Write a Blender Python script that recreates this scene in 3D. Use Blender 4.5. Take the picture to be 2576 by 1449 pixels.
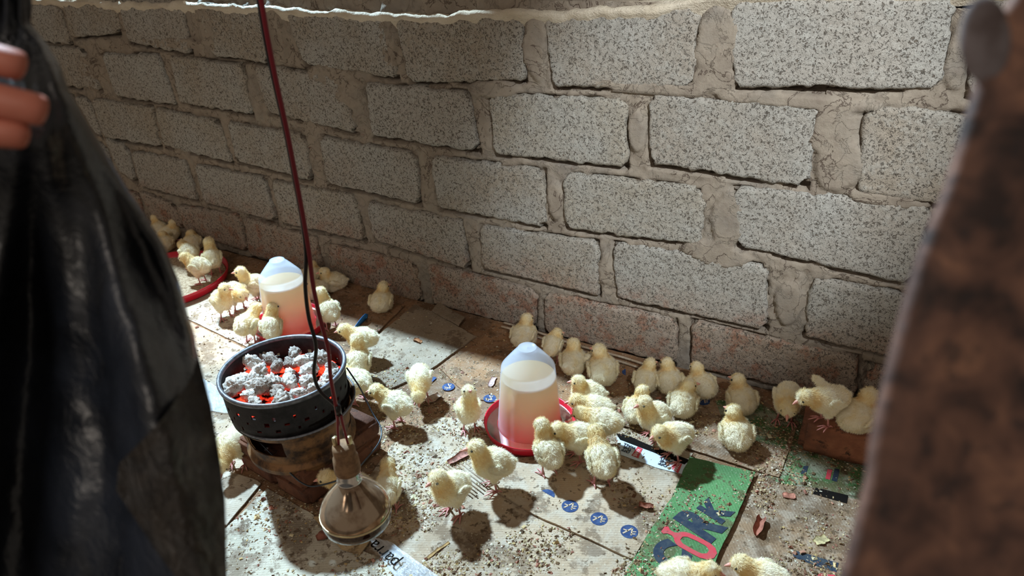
import bpy, bmesh, math, random
import numpy as np
from mathutils import Vector, Matrix
random.seed(7)
rng = np.random.default_rng(7)
for o in list(bpy.data.objects):
    bpy.data.objects.remove(o)
scene = bpy.context.scene
COL = scene.collection
PI = math.pi

# ---------------------------------------------------------------- camera
YAW, PITCH, ROLL, FPX, CAMZ, WALLY = -0.53109, 0.48664, -0.04216, 1769.15, 1.2925, 1.86
_f = Vector((math.sin(YAW) * math.cos(PITCH), math.cos(YAW) * math.cos(PITCH), -math.sin(PITCH)))
_r = Vector((math.cos(YAW), -math.sin(YAW), 0))
_u = _r.cross(_f)
_c, _s = math.cos(ROLL), math.sin(ROLL)
RT = _c * _r + _s * _u
UP = -_s * _r + _c * _u
FW = _f
cam_d = bpy.data.cameras.new('camera')
cam = bpy.data.objects.new('camera', cam_d)
COL.objects.link(cam)
cam.matrix_world = Matrix(((RT.x, UP.x, -FW.x, 0), (RT.y, UP.y, -FW.y, 0), (RT.z, UP.z, -FW.z, CAMZ), (0, 0, 0, 1)))
cam_d.sensor_width = 36
cam_d.lens = FPX / 2576 * 36
cam_d.clip_start = 0.02
cam_d.dof.use_dof = True
cam_d.dof.focus_distance = 1.9
cam_d.dof.aperture_fstop = 5.2
scene.camera = cam

# ---------------------------------------------------------------- light
world = bpy.data.worlds.new('world')
scene.world = world
world.use_nodes = True
wn = world.node_tree.nodes
wn['Background'].inputs[0].default_value = (1.0, 0.87, 0.72, 1)
wn['Background'].inputs[1].default_value = 0.175


def area(name, loc, target, size, power, color, shape='DISK', size_y=None):
    d = bpy.data.lights.new(name, 'AREA')
    d.shape = shape
    d.size = size
    if size_y:
        d.size_y = size_y
    d.energy = power
    d.color = color
    o = bpy.data.objects.new(name, d)
    COL.objects.link(o)
    o.location = loc
    o.rotation_euler = (Vector(target) - Vector(loc)).to_track_quat('-Z', 'Y').to_euler()
    return o


def spot(name, loc, target, power, color, angle, blend, radius):
    d = bpy.data.lights.new(name, 'SPOT')
    d.energy = power
    d.color = color
    d.spot_size = math.radians(angle)
    d.spot_blend = blend
    d.shadow_soft_size = radius
    o = bpy.data.objects.new(name, d)
    COL.objects.link(o)
    o.location = loc
    o.rotation_euler = (Vector(target) - Vector(loc)).to_track_quat('-Z', 'Y').to_euler()
    return o


area('roof_gap_daylight', (-7.0, 3.45, 8.0), (-1.0, 1.2, 0), 0.42, 2450, (0.61, 0.84, 1.0))
spot('sun_through_roof_hole', (-4.2, 2.6, 5.0), (-2.0, 1.40, 0), 1300, (1.0, 0.97, 0.90), 5.6, 0.6, 0.03)
spot('added_blue_spot', (-6.8, 3.38, 7.8), (-1.35, 1.40, 0), 7500, (0.36, 0.68, 1.0), 9.0, 1.0, 0.2)  # added soft spot tinting the back-left floor blue; no sheet is modelled
spot('door_gap_daylight', (1.0, -0.3, 2.6), (-0.42, 1.86, 0.77), 570, (0.86, 0.95, 1.0), 24, 0.8, 0.05)
area('added_warm_fill', (-0.7, -1.5, 2.5), (-1.0, 1.0, 0.3), 1.2, 17, (1.0, 0.88, 0.76), 'RECTANGLE', 1.6)  # added fill behind the camera for curtain highlights and warm ambient

scene.view_settings.view_transform = 'Standard'
scene.view_settings.look = 'None'
scene.view_settings.exposure = 0.12
scene.view_settings.gamma = 1.0
scene.view_settings.use_curve_mapping = False


# ---------------------------------------------------------------- pixel -> place helpers (set up once to read places off the floor and wall)
def ray(px, py):
    return FW + RT * ((px - 1288) / FPX) - UP * ((py - 724.5) / FPX)


def at_floor(px, py, z=0.0):
    r = ray(px, py)
    t = (z - CAMZ) / r.z
    return Vector((t * r.x, t * r.y, z))


def at_wall(px, py, y=WALLY):
    r = ray(px, py)
    t = y / r.y
    return Vector((t * r.x, y, CAMZ + t * r.z))


def at_depth(px, py, d):
    return ray(px, py) * d + Vector((0, 0, CAMZ))


# ---------------------------------------------------------------- noise
def _hash(ix, iy, seed):
    n = (ix.astype(np.int64) * 374761393 + iy.astype(np.int64) * 668265263 + seed * 1442695041) & 0xffffffff
    n = ((n ^ (n >> 13)) * 1274126177) & 0xffffffff
    return ((n ^ (n >> 16)) & 0xffff) / 65535.0


def vnoise(x, y, seed=0):
    x = np.asarray(x, float); y = np.asarray(y, float)
    ix = np.floor(x); iy = np.floor(y)
    fx = x - ix; fy = y - iy
    fx = fx * fx * (3 - 2 * fx); fy = fy * fy * (3 - 2 * fy)
    a = _hash(ix, iy, seed); b = _hash(ix + 1, iy, seed)
    c = _hash(ix, iy + 1, seed); d = _hash(ix + 1, iy + 1, seed)
    return (a * (1 - fx) + b * fx) * (1 - fy) + (c * (1 - fx) + d * fx) * fy


def fbm(x, y, seed=0, octv=4):
    s = 0; a = .5; t = 0
    for i in range(octv):
        s = s + a * vnoise(np.asarray(x) * 2 ** i, np.asarray(y) * 2 ** i, seed + i * 17)
        t += a; a *= .5
    return s / t


# ---------------------------------------------------------------- objects
def tag(o, label=None, cat=None, group=None, kind=None):
    if label: o['label'] = label
    if cat: o['category'] = cat
    if group: o['group'] = group
    if kind: o['kind'] = kind
    return o


def thing(name, loc, label, cat, group=None, rotz=0):
    o = bpy.data.objects.new(name, None)
    o.empty_display_size = .02
    COL.objects.link(o)
    o.location = loc
    o.rotation_euler = (0, 0, rotz)
    return tag(o, label, cat, group)


def link(name, me, mat=None, parent=None, world=True):
    """world=True: mesh coordinates are scene coordinates; keeps them when parented to a placed empty."""
    o = bpy.data.objects.new(name, me)
    COL.objects.link(o)
    if mat is not None and not len(me.materials):
        me.materials.append(mat)
    if parent is not None:
        o.parent = parent
        if world:
            m = Matrix.LocRotScale(parent.location, parent.rotation_euler, parent.scale)
            q = parent.parent
            while q is not None:
                m = Matrix.LocRotScale(q.location, q.rotation_euler, q.scale) @ m
                q = q.parent
            o.matrix_parent_inverse = m.inverted()
    return o


def me_from(verts, faces, smooth=True, name='mesh'):
    me = bpy.data.meshes.new(name)
    me.from_pydata([tuple(v) for v in verts], [], [tuple(f) for f in faces])
    if smooth:
        me.polygons.foreach_set('use_smooth', [True] * len(me.polygons))
    me.update()
    return me


def me_bm(bm, smooth=True):
    bmesh.ops.recalc_face_normals(bm, faces=bm.faces[:])
    me = bpy.data.meshes.new('mesh')
    bm.to_mesh(me); bm.free()
    if smooth:
        me.polygons.foreach_set('use_smooth', [True] * len(me.polygons))
    return me


def set_color(me, cols):
    a = me.color_attributes.new('Col', 'FLOAT_COLOR', 'POINT')
    buf = np.ones((len(me.vertices), 4), dtype=np.float32)
    buf[:, :3] = cols
    a.data.foreach_set('color', buf.ravel())


def tube_geo(pts, radii, n=8, caps=True):
    pts = [Vector(p) for p in pts]
    V, F = [], []
    prev = None
    for i, p in enumerate(pts):
        a = pts[max(0, i - 1)]; b = pts[min(len(pts) - 1, i + 1)]
        t = (b - a).normalized()
        if prev is None:
            x = t.orthogonal().normalized()
        else:
            x = (prev - t * prev.dot(t))
            x = x.normalized() if x.length > 1e-6 else t.orthogonal().normalized()
        prev = x
        y = t.cross(x)
        r = radii[i] if hasattr(radii, '__len__') else radii
        for k in range(n):
            an = 2 * PI * k / n
            V.append(p + (x * math.cos(an) + y * math.sin(an)) * r)
    for i in range(len(pts) - 1):
        for k in range(n):
            F.append((i * n + k, i * n + (k + 1) % n, (i + 1) * n + (k + 1) % n, (i + 1) * n + k))
    if caps:
        F.append(tuple(range(n))[::-1])
        F.append(tuple(range((len(pts) - 1) * n, len(pts) * n)))
    return V, F


def merge(*geos):
    V, F = [], []
    for v, f in geos:
        o = len(V)
        V += list(v)
        F += [tuple(i + o for i in q) for q in f]
    return V, F


def lathe_geo(profile, n=48, center=(0, 0, 0), close=False):
    V, F = [], []
    cx, cy, cz = center
    for r, z in profile:
        for k in range(n):
            a = 2 * PI * k / n
            V.append((cx + r * math.cos(a), cy + r * math.sin(a), cz + z))
    m = len(profile)
    for i in range(m - 1 + (1 if close else 0)):
        j = (i + 1) % m
        for k in range(n):
            F.append((i * n + k, i * n + (k + 1) % n, j * n + (k + 1) % n, j * n + k))
    return V, F


def smooth_path(pts, k=8):
    P = [Vector(p) for p in pts]
    out = []
    for i in range(len(P) - 1):
        p0 = P[max(i - 1, 0)]; p1 = P[i]; p2 = P[i + 1]; p3 = P[min(i + 2, len(P) - 1)]
        for j in range(k):
            t = j / k
            out.append(.5 * ((2 * p1) + (p2 - p0) * t + (2 * p0 - 5 * p1 + 4 * p2 - p3) * t * t + (3 * p1 - p0 - 3 * p2 + p3) * t ** 3))
    out.append(P[-1])
    return out


# ---------------------------------------------------------------- materials
def lin(c):
    def g(v):
        v /= 255.0
        return v / 12.92 if v <= .04045 else ((v + .055) / 1.055) ** 2.4
    return (g(c[0]), g(c[1]), g(c[2]), 1)


class Mat:
    def __init__(self, name, rough=.8, color=(128, 128, 128), spec=.3):
        self.m = bpy.data.materials.new(name)
        self.m.use_nodes = True
        self.n = self.m.node_tree.nodes
        self.l = self.m.node_tree.links
        self.b = self.n['Principled BSDF']
        self.b.inputs['Roughness'].default_value = rough
        self.b.inputs['Base Color'].default_value = lin(color)
        self.b.inputs['Specular IOR Level'].default_value = spec

    def add(self, t, **kw):
        n = self.n.new(t)
        for k, v in kw.items():
            setattr(n, k, v)
        return n

    def coord(self, scale=(1, 1, 1), rot=(0, 0, 0), which='Object', loc=(0, 0, 0)):
        c = self.add('ShaderNodeTexCoord')
        m = self.add('ShaderNodeMapping')
        m.inputs['Scale'].default_value = scale
        m.inputs['Rotation'].default_value = rot
        m.inputs['Location'].default_value = loc
        self.l.new(c.outputs[which], m.inputs['Vector'])
        return m.outputs[0]

    def noise(self, vec, scale, detail=4, rough=.55, dist=0):
        n = self.add('ShaderNodeTexNoise')
        n.inputs['Scale'].default_value = scale
        n.inputs['Detail'].default_value = detail
        n.inputs['Roughness'].default_value = rough
        n.inputs['Distortion'].default_value = dist
        self.l.new(vec, n.inputs['Vector'])
        return n.outputs['Fac']

    def voronoi(self, vec, scale, feature='F1'):
        n = self.add('ShaderNodeTexVoronoi', feature=feature)
        n.inputs['Scale'].default_value = scale
        self.l.new(vec, n.inputs['Vector'])
        return n.outputs['Distance']

    def ramp(self, fac, stops):
        r = self.add('ShaderNodeValToRGB')
        e = r.color_ramp.elements
        while len(e) < len(stops):
            e.new(.5)
        for i, (p, c) in enumerate(stops):
            e[i].position = p
            e[i].color = c if len(c) == 4 else lin(c)
        self.l.new(fac, r.inputs[0])
        return r.outputs[0]

    def step(self, fac, a, b):
        return self.ramp(fac, [(a, (0, 0, 0, 1)), (b, (1, 1, 1, 1))])

    def mix(self, fac, a, b, mode='MIX'):
        m = self.add('ShaderNodeMix', data_type='RGBA', blend_type=mode)
        for sock, v in ((m.inputs[0], fac), (m.inputs[6], a), (m.inputs[7], b)):
            if isinstance(v, (int, float)):
                sock.default_value = v
            elif isinstance(v, tuple):
                sock.default_value = v if len(v) == 4 else lin(v)
            else:
                self.l.new(v, sock)
        return m.outputs[2]

    def math(self, op, a, b=0.0):
        m = self.add('ShaderNodeMath', operation=op)
        for i, v in enumerate((a, b)):
            if isinstance(v, (int, float)):
                m.inputs[i].default_value = v
            else:
                self.l.new(v, m.inputs[i])
        return m.outputs[0]

    def color(self, sock):
        self.l.new(sock, self.b.inputs['Base Color'])

    def bump(self, h, strength=.5, dist=.002, prev=None):
        b = self.add('ShaderNodeBump')
        b.inputs['Strength'].default_value = strength
        b.inputs['Distance'].default_value = dist
        self.l.new(h, b.inputs['Height'])
        if prev is not None:
            self.l.new(prev, b.inputs['Normal'])
        self.l.new(b.outputs[0], self.b.inputs['Normal'])
        return b.outputs[0]

    def rand(self):
        return self.add('ShaderNodeObjectInfo').outputs['Random']


def block_mat():
    M = Mat('porous_concrete_block', .95, spec=.15)
    v = M.coord()
    big = M.noise(v, 5, 3)
    mid = M.noise(v, 60, 5, .6)
    pit = M.noise(v, 155, 3, .72, 0.9)
    pitm = M.step(pit, .37, .44)
    fine = M.noise(v, 420, 2, .7)
    base = M.ramp(M.rand(), [(0, (148, 138, 126)), (.35, (154, 147, 138)), (.6, (144, 132, 118)), (1, (152, 143, 130))])
    base = M.mix(M.step(big, .38, .68), base, (156, 152, 145))
    base = M.mix(M.math('MULTIPLY', M.step(mid, .52, .62), .35), base, (168, 165, 157))
    # rusty soil splashes low on the wall
    sep = M.add('ShaderNodeSeparateXYZ'); M.l.new(v, sep.inputs[0])
    low = M.add('ShaderNodeMapRange'); M.l.new(sep.outputs['Z'], low.inputs[0])
    low.inputs[1].default_value = .16; low.inputs[2].default_value = .30; low.inputs[3].default_value = 1; low.inputs[4].default_value = 0
    blot = M.noise(M.coord(loc=(3, 1, 2)), 14, 6, .7)
    rust = M.math('MULTIPLY', M.step(blot, .50, .60), low.outputs[0])
    base = M.mix(M.math('MULTIPLY', low.outputs[0], .45), base, (150, 122, 100))
    base = M.mix(M.math('MULTIPLY', rust, .65), base, (138, 88, 64))
    col = M.mix(pitm, (106, 96, 86), base)
    col = M.mix(M.math('MULTIPLY', M.step(fine, .6, .7), .3), col, (188, 183, 172))
    M.color(col)
    h = M.math('ADD', M.math('MULTIPLY', pitm, .9), M.math('ADD', M.math('MULTIPLY', mid, .6), M.math('MULTIPLY', fine, .35)))
    M.bump(h, 1.0, .006)
    return M.m


def mortar_mat():
    M = Mat('sandy_mortar', .93, spec=.2)
    v = M.coord()
    big = M.noise(v, 7, 4)
    mid = M.noise(v, 45, 5, .65)
    fine = M.noise(v, 300, 3, .7)
    base = M.ramp(big, [(.3, (122, 110, 98)), (.5, (140, 128, 114)), (.7, (126, 117, 107))])
    base = M.mix(M.math('MULTIPLY', M.step(mid, .5, .7), .5), base, (112, 98, 87))
    M.color(base)
    cr = M.math('ABSOLUTE', M.math('SUBTRACT', M.noise(M.coord(loc=(5, 2, 8)), 16, 5, .6, .8), .5))
    crm = M.step(cr, .004, .016)
    base = M.mix(M.math('MAXIMUM', crm, M.step(big, .46, .54)), (92, 78, 68), base)
    M.color(base)
    M.bump(M.math('ADD', M.math('ADD', mid, M.math('MULTIPLY', crm, .5)), M.math('MULTIPLY', fine, .3)), .8, .004)
    return M.m


def card_mat(name, color, ang=0.0, stain=.5, dust=.4, green=None):
    M = Mat(name, .82, spec=.25)
    v = M.coord()
    big = M.noise(v, 3.0, 4, .6)
    st = M.noise(M.coord(loc=(stain * 9, 3, 1)), 11, 6, .68)
    st2 = M.noise(v, 48, 4, .6)
    spk = M.noise(v, 170, 3, .6)
    dk = tuple(int(c * .72) for c in color)
    lt = tuple(min(255, int(c * 1.14) + 6) for c in color)
    base = M.ramp(big, [(.3, dk), (.5, color), (.72, lt)])
    base = M.mix(M.math('MULTIPLY', M.step(M.noise(v, 20, 5, .65), .46, .62), dust), base, (186, 176, 162))
    base = M.mix(M.math('MULTIPLY', M.step(st, .56 - .07 * stain, .60 - .05 * stain), .62), base, (92, 70, 50))
    base = M.mix(M.math('MULTIPLY', M.step(st2, .64 - .06 * stain, .67 - .05 * stain), .75), base, (80, 62, 44))
    base = M.mix(M.math('MULTIPLY', M.step(spk, .63, .68), .55), base, (205, 196, 176))
    M.color(base)
    w = M.add('ShaderNodeTexWave', wave_type='BANDS', bands_direction='X', wave_profile='SIN')
    w.inputs['Scale'].default_value = 45
    w.inputs['Distortion'].default_value = .6
    M.l.new(M.coord(rot=(0, 0, ang)), w.inputs['Vector'])
    n1 = M.bump(w.outputs['Fac'], .22, .002)
    M.bump(M.math('ADD', M.math('MULTIPLY', st2, 1.0), spk), .5, .003, n1)
    return M.m


def simple_mat(name, color, rough=.5, spec=.4, metallic=0, noise_col=None, nscale=30, bump=0, bscale=60):
    M = Mat(name, rough, color, spec)
    M.b.inputs['Metallic'].default_value = metallic
    v = M.coord()
    if noise_col:
        M.color(M.mix(M.step(M.noise(v, nscale, 5, .65), .42, .62), color, noise_col))
    if bump:
        M.bump(M.noise(v, bscale, 4, .6), bump, .002)
    return M.m


m_block = block_mat()
m_mortar = mortar_mat()

# ================================================================ SETTING
# quads: TL TR BR BL of every block as read off the wall
ROWS = {
    'A': [[(150, -40), (280, -40), (300, 82), (178, 92)], [(288, -40), (445, -40), (478, 133), (322, 104)],
          [(490, 2), (668, 16), (676, 158), (535, 138)], [(717, 29), (959, 40), (998, 194), (765, 161)],
          [(995, 46), (1304, 40), (1320, 201), (1030, 205)], [(1370, 40), (1756, 20), (1745, 217), (1392, 216)],
          [(1838, 4), (2394, 2), (2368, 222), (1846, 216)], [(2466, 6), (2760, 10), (2740, 300), (2432, 240)]],
    'B': [[(110, 116), (208, 122), (251, 225), (160, 215)], [(256, 135), (396, 138), (441, 262), (292, 240)],
          [(425, 140), (609, 162), (638, 286), (454, 256)], [(638, 165), (850, 190), (898, 334), (672, 280)],
          [(920, 208), (1173, 232), (1205, 380), (936, 340)], [(1230, 238), (1571, 252), (1575, 419), (1243, 386)],
          [(1632, 242), (2064, 262), (2029, 470), (1636, 409)], [(2178, 270), (2600, 300), (2570, 545), (2155, 482)]],
    'C': [[(185, 240), (222, 247), (256, 345), (236, 330)], [(230, 247), (382, 270), (402, 368), (261, 343)],
          [(390, 272), (545, 303), (583, 408), (412, 365)], [(570, 305), (764, 338), (784, 454), (597, 405)],
          [(805, 343), (1043, 386), (1055, 512), (822, 460)], [(1083, 392), (1366, 430), (1370, 570), (1103, 521)],
          [(1415, 436), (1767, 474), (1763, 615), (1424, 573)], [(1842, 472), (2346, 520), (2292, 716), (1856, 618)],
          [(2440, 560), (2800, 620), (2740, 820), (2400, 745)]],
    'D': [[(262, 345), (318, 368), (340, 458), (300, 430)], [(329, 380), (464, 403), (494, 503), (355, 468)],
          [(490, 413), (664, 446), (693, 556), (515, 508)], [(684, 456), (888, 488), (918, 606), (708, 558)],
          [(923, 508), (1158, 556), (1180, 678), (940, 602)], [(1205, 568), (1501, 610), (1507, 744), (1215, 674)],
          [(1543, 610), (1930, 672), (1926, 829), (1550, 748)], [(2043, 700), (2480, 778), (2440, 945), (2022, 845)]],
    'E': [[(348, 480), (437, 514), (460, 572), (385, 548)], [(443, 517), (601, 541), (622, 632), (470, 584)],
          [(612, 547), (794, 598), (812, 690), (628, 640)], [(824, 614), (1047, 664), (1062, 762), (836, 698)],
          [(1077, 664), (1346, 732), (1344, 828), (1090, 764)], [(1368, 737), (1700, 806), (1697, 916), (1373, 836)],
          [(1740, 808), (2158, 904), (2150, 1008), (1736, 922)], [(2180, 922), (2500, 1000), (2470, 1100), (2172, 1010)]]}
quads = []
for k, row in ROWS.items():
    for q in row:
        quads.append([(at_wall(*p).x, at_wall(*p).z) for p in q])
    z0 = {'A': .87, 'B': .655, 'C': .44, 'D': .225, 'E': .005}[k]
    xl = min(p[0] for p in quads[-len(row)]) - .02
    xr = max(p[0] for p in quads[-1]) + .02
    hh = .155 if k == 'A' else .19
    for i in range(5):
        quads.append([(xl - .41, z0 + hh), (xl, z0 + hh), (xl, z0), (xl - .41, z0)]); xl -= .43
    for i in range(2):
        quads.append([(xr, z0 + hh), (xr + .41, z0 + hh), (xr + .41, z0), (xr, z0)]); xr += .43


def quad_sd(q, X, Z):
    d = np.full(X.shape, -1e9)
    for i in range(4):
        a = q[i]; b = q[(i + 1) % 4]
        ex, ez = b[0] - a[0], b[1] - a[1]
        L = math.hypot(ex, ez)
        d = np.maximum(d, (-(ez) * (X - a[0]) + ex * (Z - a[1])) / L)   # outward = left of clockwise edges
    return d


x0, x1, zt = -4.6, 1.6, 1.085
xs = np.arange(x0, x1, .0065)
zs = np.arange(-.01, zt, .0065)
X, Z = np.meshgrid(xs, zs)
sd = np.full(X.shape, 1e3)
below = np.zeros(X.shape)      # close under the lower edge of a block
for q in quads:
    xa, xb = min(p[0] for p in q) - .05, max(p[0] for p in q) + .05
    ia, ib = np.searchsorted(xs, (xa, xb))
    if ib <= ia: continue
    s = quad_sd(q, X[:, ia:ib], Z[:, ia:ib])
    sd[:, ia:ib] = np.minimum(sd[:, ia:ib], s)
    br, bl = q[2], q[3]
    t = np.clip((X[:, ia:ib] - bl[0]) / (br[0] - bl[0] + 1e-9), 0, 1)
    zb = bl[1] + (br[1] - bl[1]) * t
    dz = zb - Z[:, ia:ib]
    inx = (X[:, ia:ib] > bl[0] - .004) & (X[:, ia:ib] < br[0] + .004)
    w = np.where(inx & (dz > -.006) & (dz < .014), 1.0, 0)
    below[:, ia:ib] = np.maximum(below[:, ia:ib], w)
n1 = fbm(X * 9, Z * 9, 3); n2 = fbm(X * 40, Z * 40, 9); n3 = fbm(X * 3.1, Z * 3.1, 21)
rec = .0065 + .013 * (n1 - .45) + .009 * (n2 - .5) + .006 * (fbm(X * 90, Z * 90, 33, 2) - .5)
crack = np.clip((fbm(X * 7, Z * 12, 44) - .33) * 9, 0, 1)
rec += below * crack * .040
side = np.clip(1 - sd / .007, 0, 1) * (sd > -.004)
rec += side * np.clip((fbm(X * 11, Z * 11, 71) - .46) * 8, 0, 1) * .024
rec = np.where(sd < -.008, .03, rec)
low = np.clip((.30 - Z) / .3, 0, 1)
rec += low * np.clip((n3 - .5) * 5, 0, 1) * .02 * (sd > -.004)
# smears of mortar lying proud over block edges
SMEAR = [(1805, 110, 58, 95), (1800, 205, 60, 40), (1240, 225, 70, 28), (1640, 222, 200, 18), (2090, 330, 62, 70), (2110, 420, 68, 70),
         (1990, 255, 240, 22), (1830, 560, 45, 70), (1800, 640, 90, 32), (830, 190, 60, 30), (880, 235, 45, 40), (2240, 505, 120, 22),
         (1345, 120, 34, 90), (975, 100, 22, 80), (440, 108, 90, 16), (220, 180, 22, 45), (520, 60, 24, 70), (1600, 330, 22, 60),
         (1395, 500, 20, 50), (690, 85, 22, 80), (640, 250, 14, 50), (1985, 760, 40, 60), (1520, 680, 16, 45), (2420, 120, 36, 110)]
sm = np.zeros(X.shape)
for cx, cy, rx, ry in SMEAR:
    c = at_wall(cx, cy); ex = at_wall(cx + rx, cy); ey = at_wall(cx, cy + ry)
    a = abs(ex.x - c.x); b = abs(ey.z - c.z)
    d = ((X - c.x) / a) ** 2 + ((Z - c.z) / b) ** 2
    sm = np.maximum(sm, 1 - d + (fbm(X * 25, Z * 25, 5) - .5) * 1.1)
sm = np.clip(sm * 3.5, 0, 1)
rec = rec * (1 - sm) + sm * (-.0045 + .004 * (n2 - .5))
Y = WALLY + rec
nx, nz = len(xs), len(zs)
V = np.stack([X.ravel(), Y.ravel(), Z.ravel()], 1)
idx = np.arange(nx * nz).reshape(nz, nx)
F = np.stack([idx[:-1, :-1], idx[:-1, 1:], idx[1:, 1:], idx[1:, :-1]], -1).reshape(-1, 4)
wall_back = link('wall_back', me_from(V.tolist(), F.tolist()), m_mortar)
tag(wall_back, kind='structure')


def block_mesh(q, seed):
    TL, TR, BR, BL = [np.array(p, float) for p in q]
    L = np.linalg.norm(TR - TL); H = np.linalg.norm(TL - BL)
    nu, nv = max(6, int(L / .0055)), max(6, int(H / .0055))
    u = np.linspace(0, 1, nu + 1); v = np.linspace(0, 1, nv + 1)
    U, Vv = np.meshgrid(u, v)
    r = .07 + .06 * random.random()
    cu = np.abs(U - .5) * 2; cv = np.abs(Vv - .5) * 2
    P = (BL[None, None] * ((1 - U) * (1 - Vv))[..., None] + BR[None, None] * (U * (1 - Vv))[..., None] +
         TR[None, None] * (U * Vv)[..., None] + TL[None, None] * ((1 - U) * Vv)[..., None])
    c = P.mean((0, 1))
    P = P + (P - c) * (.0035 / np.array([L / 2, H / 2]))
    eu = np.minimum(U, 1 - U) * L; ev = np.minimum(Vv, 1 - Vv) * H
    e = np.minimum(eu, ev)
    corner = np.clip(1 - np.hypot(eu, ev) / .022, 0, 1)
    pull = corner * (.006 + .022 * vnoise(P[..., 0] * 6 + seed, P[..., 1] * 6, 5))
    edge = np.clip(1 - e / .012, 0, 1)
    nn = (fbm(P[..., 0] * 38, P[..., 1] * 38, seed % 97, 3) - .5) * .024 * edge + .001 * edge
    D = c - P
    ln = np.linalg.norm(D, axis=-1, keepdims=True) + 1e-9
    P = P + D / ln * (pull + nn)[..., None]
    y = WALLY - .004 - .0035 * (fbm(P[..., 0] * 6, P[..., 1] * 6, seed % 53) - .3)
    y = y + .0045 * np.clip(fbm(P[..., 0] * 95, P[..., 1] * 95, 13, 3) - .5, 0, 1) * 2
    y = y + .009 * np.clip(1 - e / .007, 0, 1) ** 1.6
    verts = np.stack([P[..., 0], y, P[..., 1]], -1).reshape(-1, 3)
    I = np.arange((nu + 1) * (nv + 1)).reshape(nv + 1, nu + 1)
    F = np.stack([I[:-1, :-1], I[:-1, 1:], I[1:, 1:], I[1:, :-1]], -1).reshape(-1, 4).tolist()
    ring = list(I[0, :]) + list(I[1:, -1]) + list(I[-1, -2::-1]) + list(I[-2:0:-1, 0])
    n0 = len(verts)
    back = verts[ring].copy(); back[:, 1] = WALLY + .05
    verts = np.vstack([verts, back])
    m = len(ring)
    for i in range(m):
        j = (i + 1) % m
        F.append((ring[j], ring[i], n0 + i, n0 + j))
    return me_from(verts.tolist(), F)


for i, q in enumerate(quads):
    link('block', block_mesh(q, 100 + i * 7), m_block, wall_back)
core_bm = bmesh.new()
bmesh.ops.create_cube(core_bm, size=1)
for v in core_bm.verts:
    v.co = Vector((x0 if v.co.x < 0 else x1, WALLY + .045 if v.co.y < 0 else WALLY + .2, -.01 if v.co.z < 0 else 1.03))
tag(link('wall_core', me_bm(core_bm, False), m_mortar, wall_back))

# plaster ledge on top of the wall
M = Mat('ledge_plaster', .85, spec=.3)
v = M.coord()
M.color(M.mix(M.noise(v, 12, 4), (214, 204, 188), (166, 148, 122)))
M.bump(M.math('ADD', M.noise(v, 50, 5, .7), M.noise(v, 160, 3, .7)), .8, .005)
m_ledge = M.m
LX = [(-4.6, 1.045), (-2.4, 1.046), (-1.98, 1.04), (-1.5, 1.026), (-1.04, 1.046), (-.9, 1.05), (-.6, 1.078), (-.5, 1.095), (-.3, 1.13), (1.6, 1.17)]
lx = np.arange(-4.6, 1.6, .008)
lz = np.interp(lx, [p[0] for p in LX], [p[1] for p in LX]) + (fbm(lx * 14, lx * 0, 4) - .5) * .022
prof = [(.012, -.045), (-.006, -.016), (-.016, -.003), (-.008, .006), (.02, .010), (.06, .012), (.10, .012), (.15, .010), (.2, .008)]
V, F = [], []
for j, (dy, dz) in enumerate(prof):
    yy = WALLY + dy + (fbm(lx * 22, lx * 0 + j * 2.7, 31) - .5) * (.022 if j else .0)
    zz = lz + dz + (fbm(lx * 26, lx * 0 + j * 1.9, 37) - .5) * .016
    for a, b, c in zip(lx, yy, zz):
        V.append((a, b, c))
n = len(lx)
for j in range(len(prof) - 1):
    for i in range(n - 1):
        F.append((j * n + i, j * n + i + 1, (j + 1) * n + i + 1, (j + 1) * n + i))
tag(link('trim_1', me_from(V, F), m_ledge), 'rough mortar ledge catching daylight along the top of the block wall', None, None, 'structure')
m_wood = simple_mat('dark_wood', (88, 62, 48), .8, .2, 0, (58, 42, 34), 20, .6, 40)
bm = bmesh.new()
bmesh.ops.create_cube(bm, size=1)
for v in bm.verts:
    v.co = Vector((-2.1 if v.co.x < 0 else -1.47, WALLY + (.125 if v.co.y < 0 else .17), 1.035 if v.co.z < 0 else 1.12))
bmesh.ops.bevel(bm, geom=bm.edges[:], offset=.006, segments=2, affect='EDGES')
tag(link('window_1', me_bm(bm), m_wood), 'dark weathered frame bar lying on the wall ledge', None, None, 'structure')

# wall carrying on upwards right of the opening, set back behind the ledge
bm = bmesh.new()
bmesh.ops.create_cube(bm, size=1)
for v in bm.verts:
    v.co = Vector((-1.46 if v.co.x < 0 else 1.6, WALLY + .075 if v.co.y < 0 else WALLY + .2, 1.03 if v.co.z < 0 else 2.7))
link('upper_wall', me_bm(bm, False), m_mortar, wall_back)

# concrete floor under the cardboard
m_floor = simple_mat('dirt_floor', (74, 60, 48), .95, .1, 0, (50, 40, 33), 12, .8, 40)
fx = np.arange(-4.6, 2.2, .05); fy = np.arange(-1.2, 2.16, .05)
FX, FY = np.meshgrid(fx, fy)
FZ = (fbm(FX * 5, FY * 5, 8) - .9) * .004
I = np.arange(FX.size).reshape(FX.shape)
floor = link('floor', me_from(np.stack([FX.ravel(), FY.ravel(), FZ.ravel()], 1).tolist(),
                              np.stack([I[:-1, :-1], I[:-1, 1:], I[1:, 1:], I[1:, :-1]], -1).reshape(-1, 4).tolist()), m_floor)
tag(floor, kind='structure')


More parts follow.
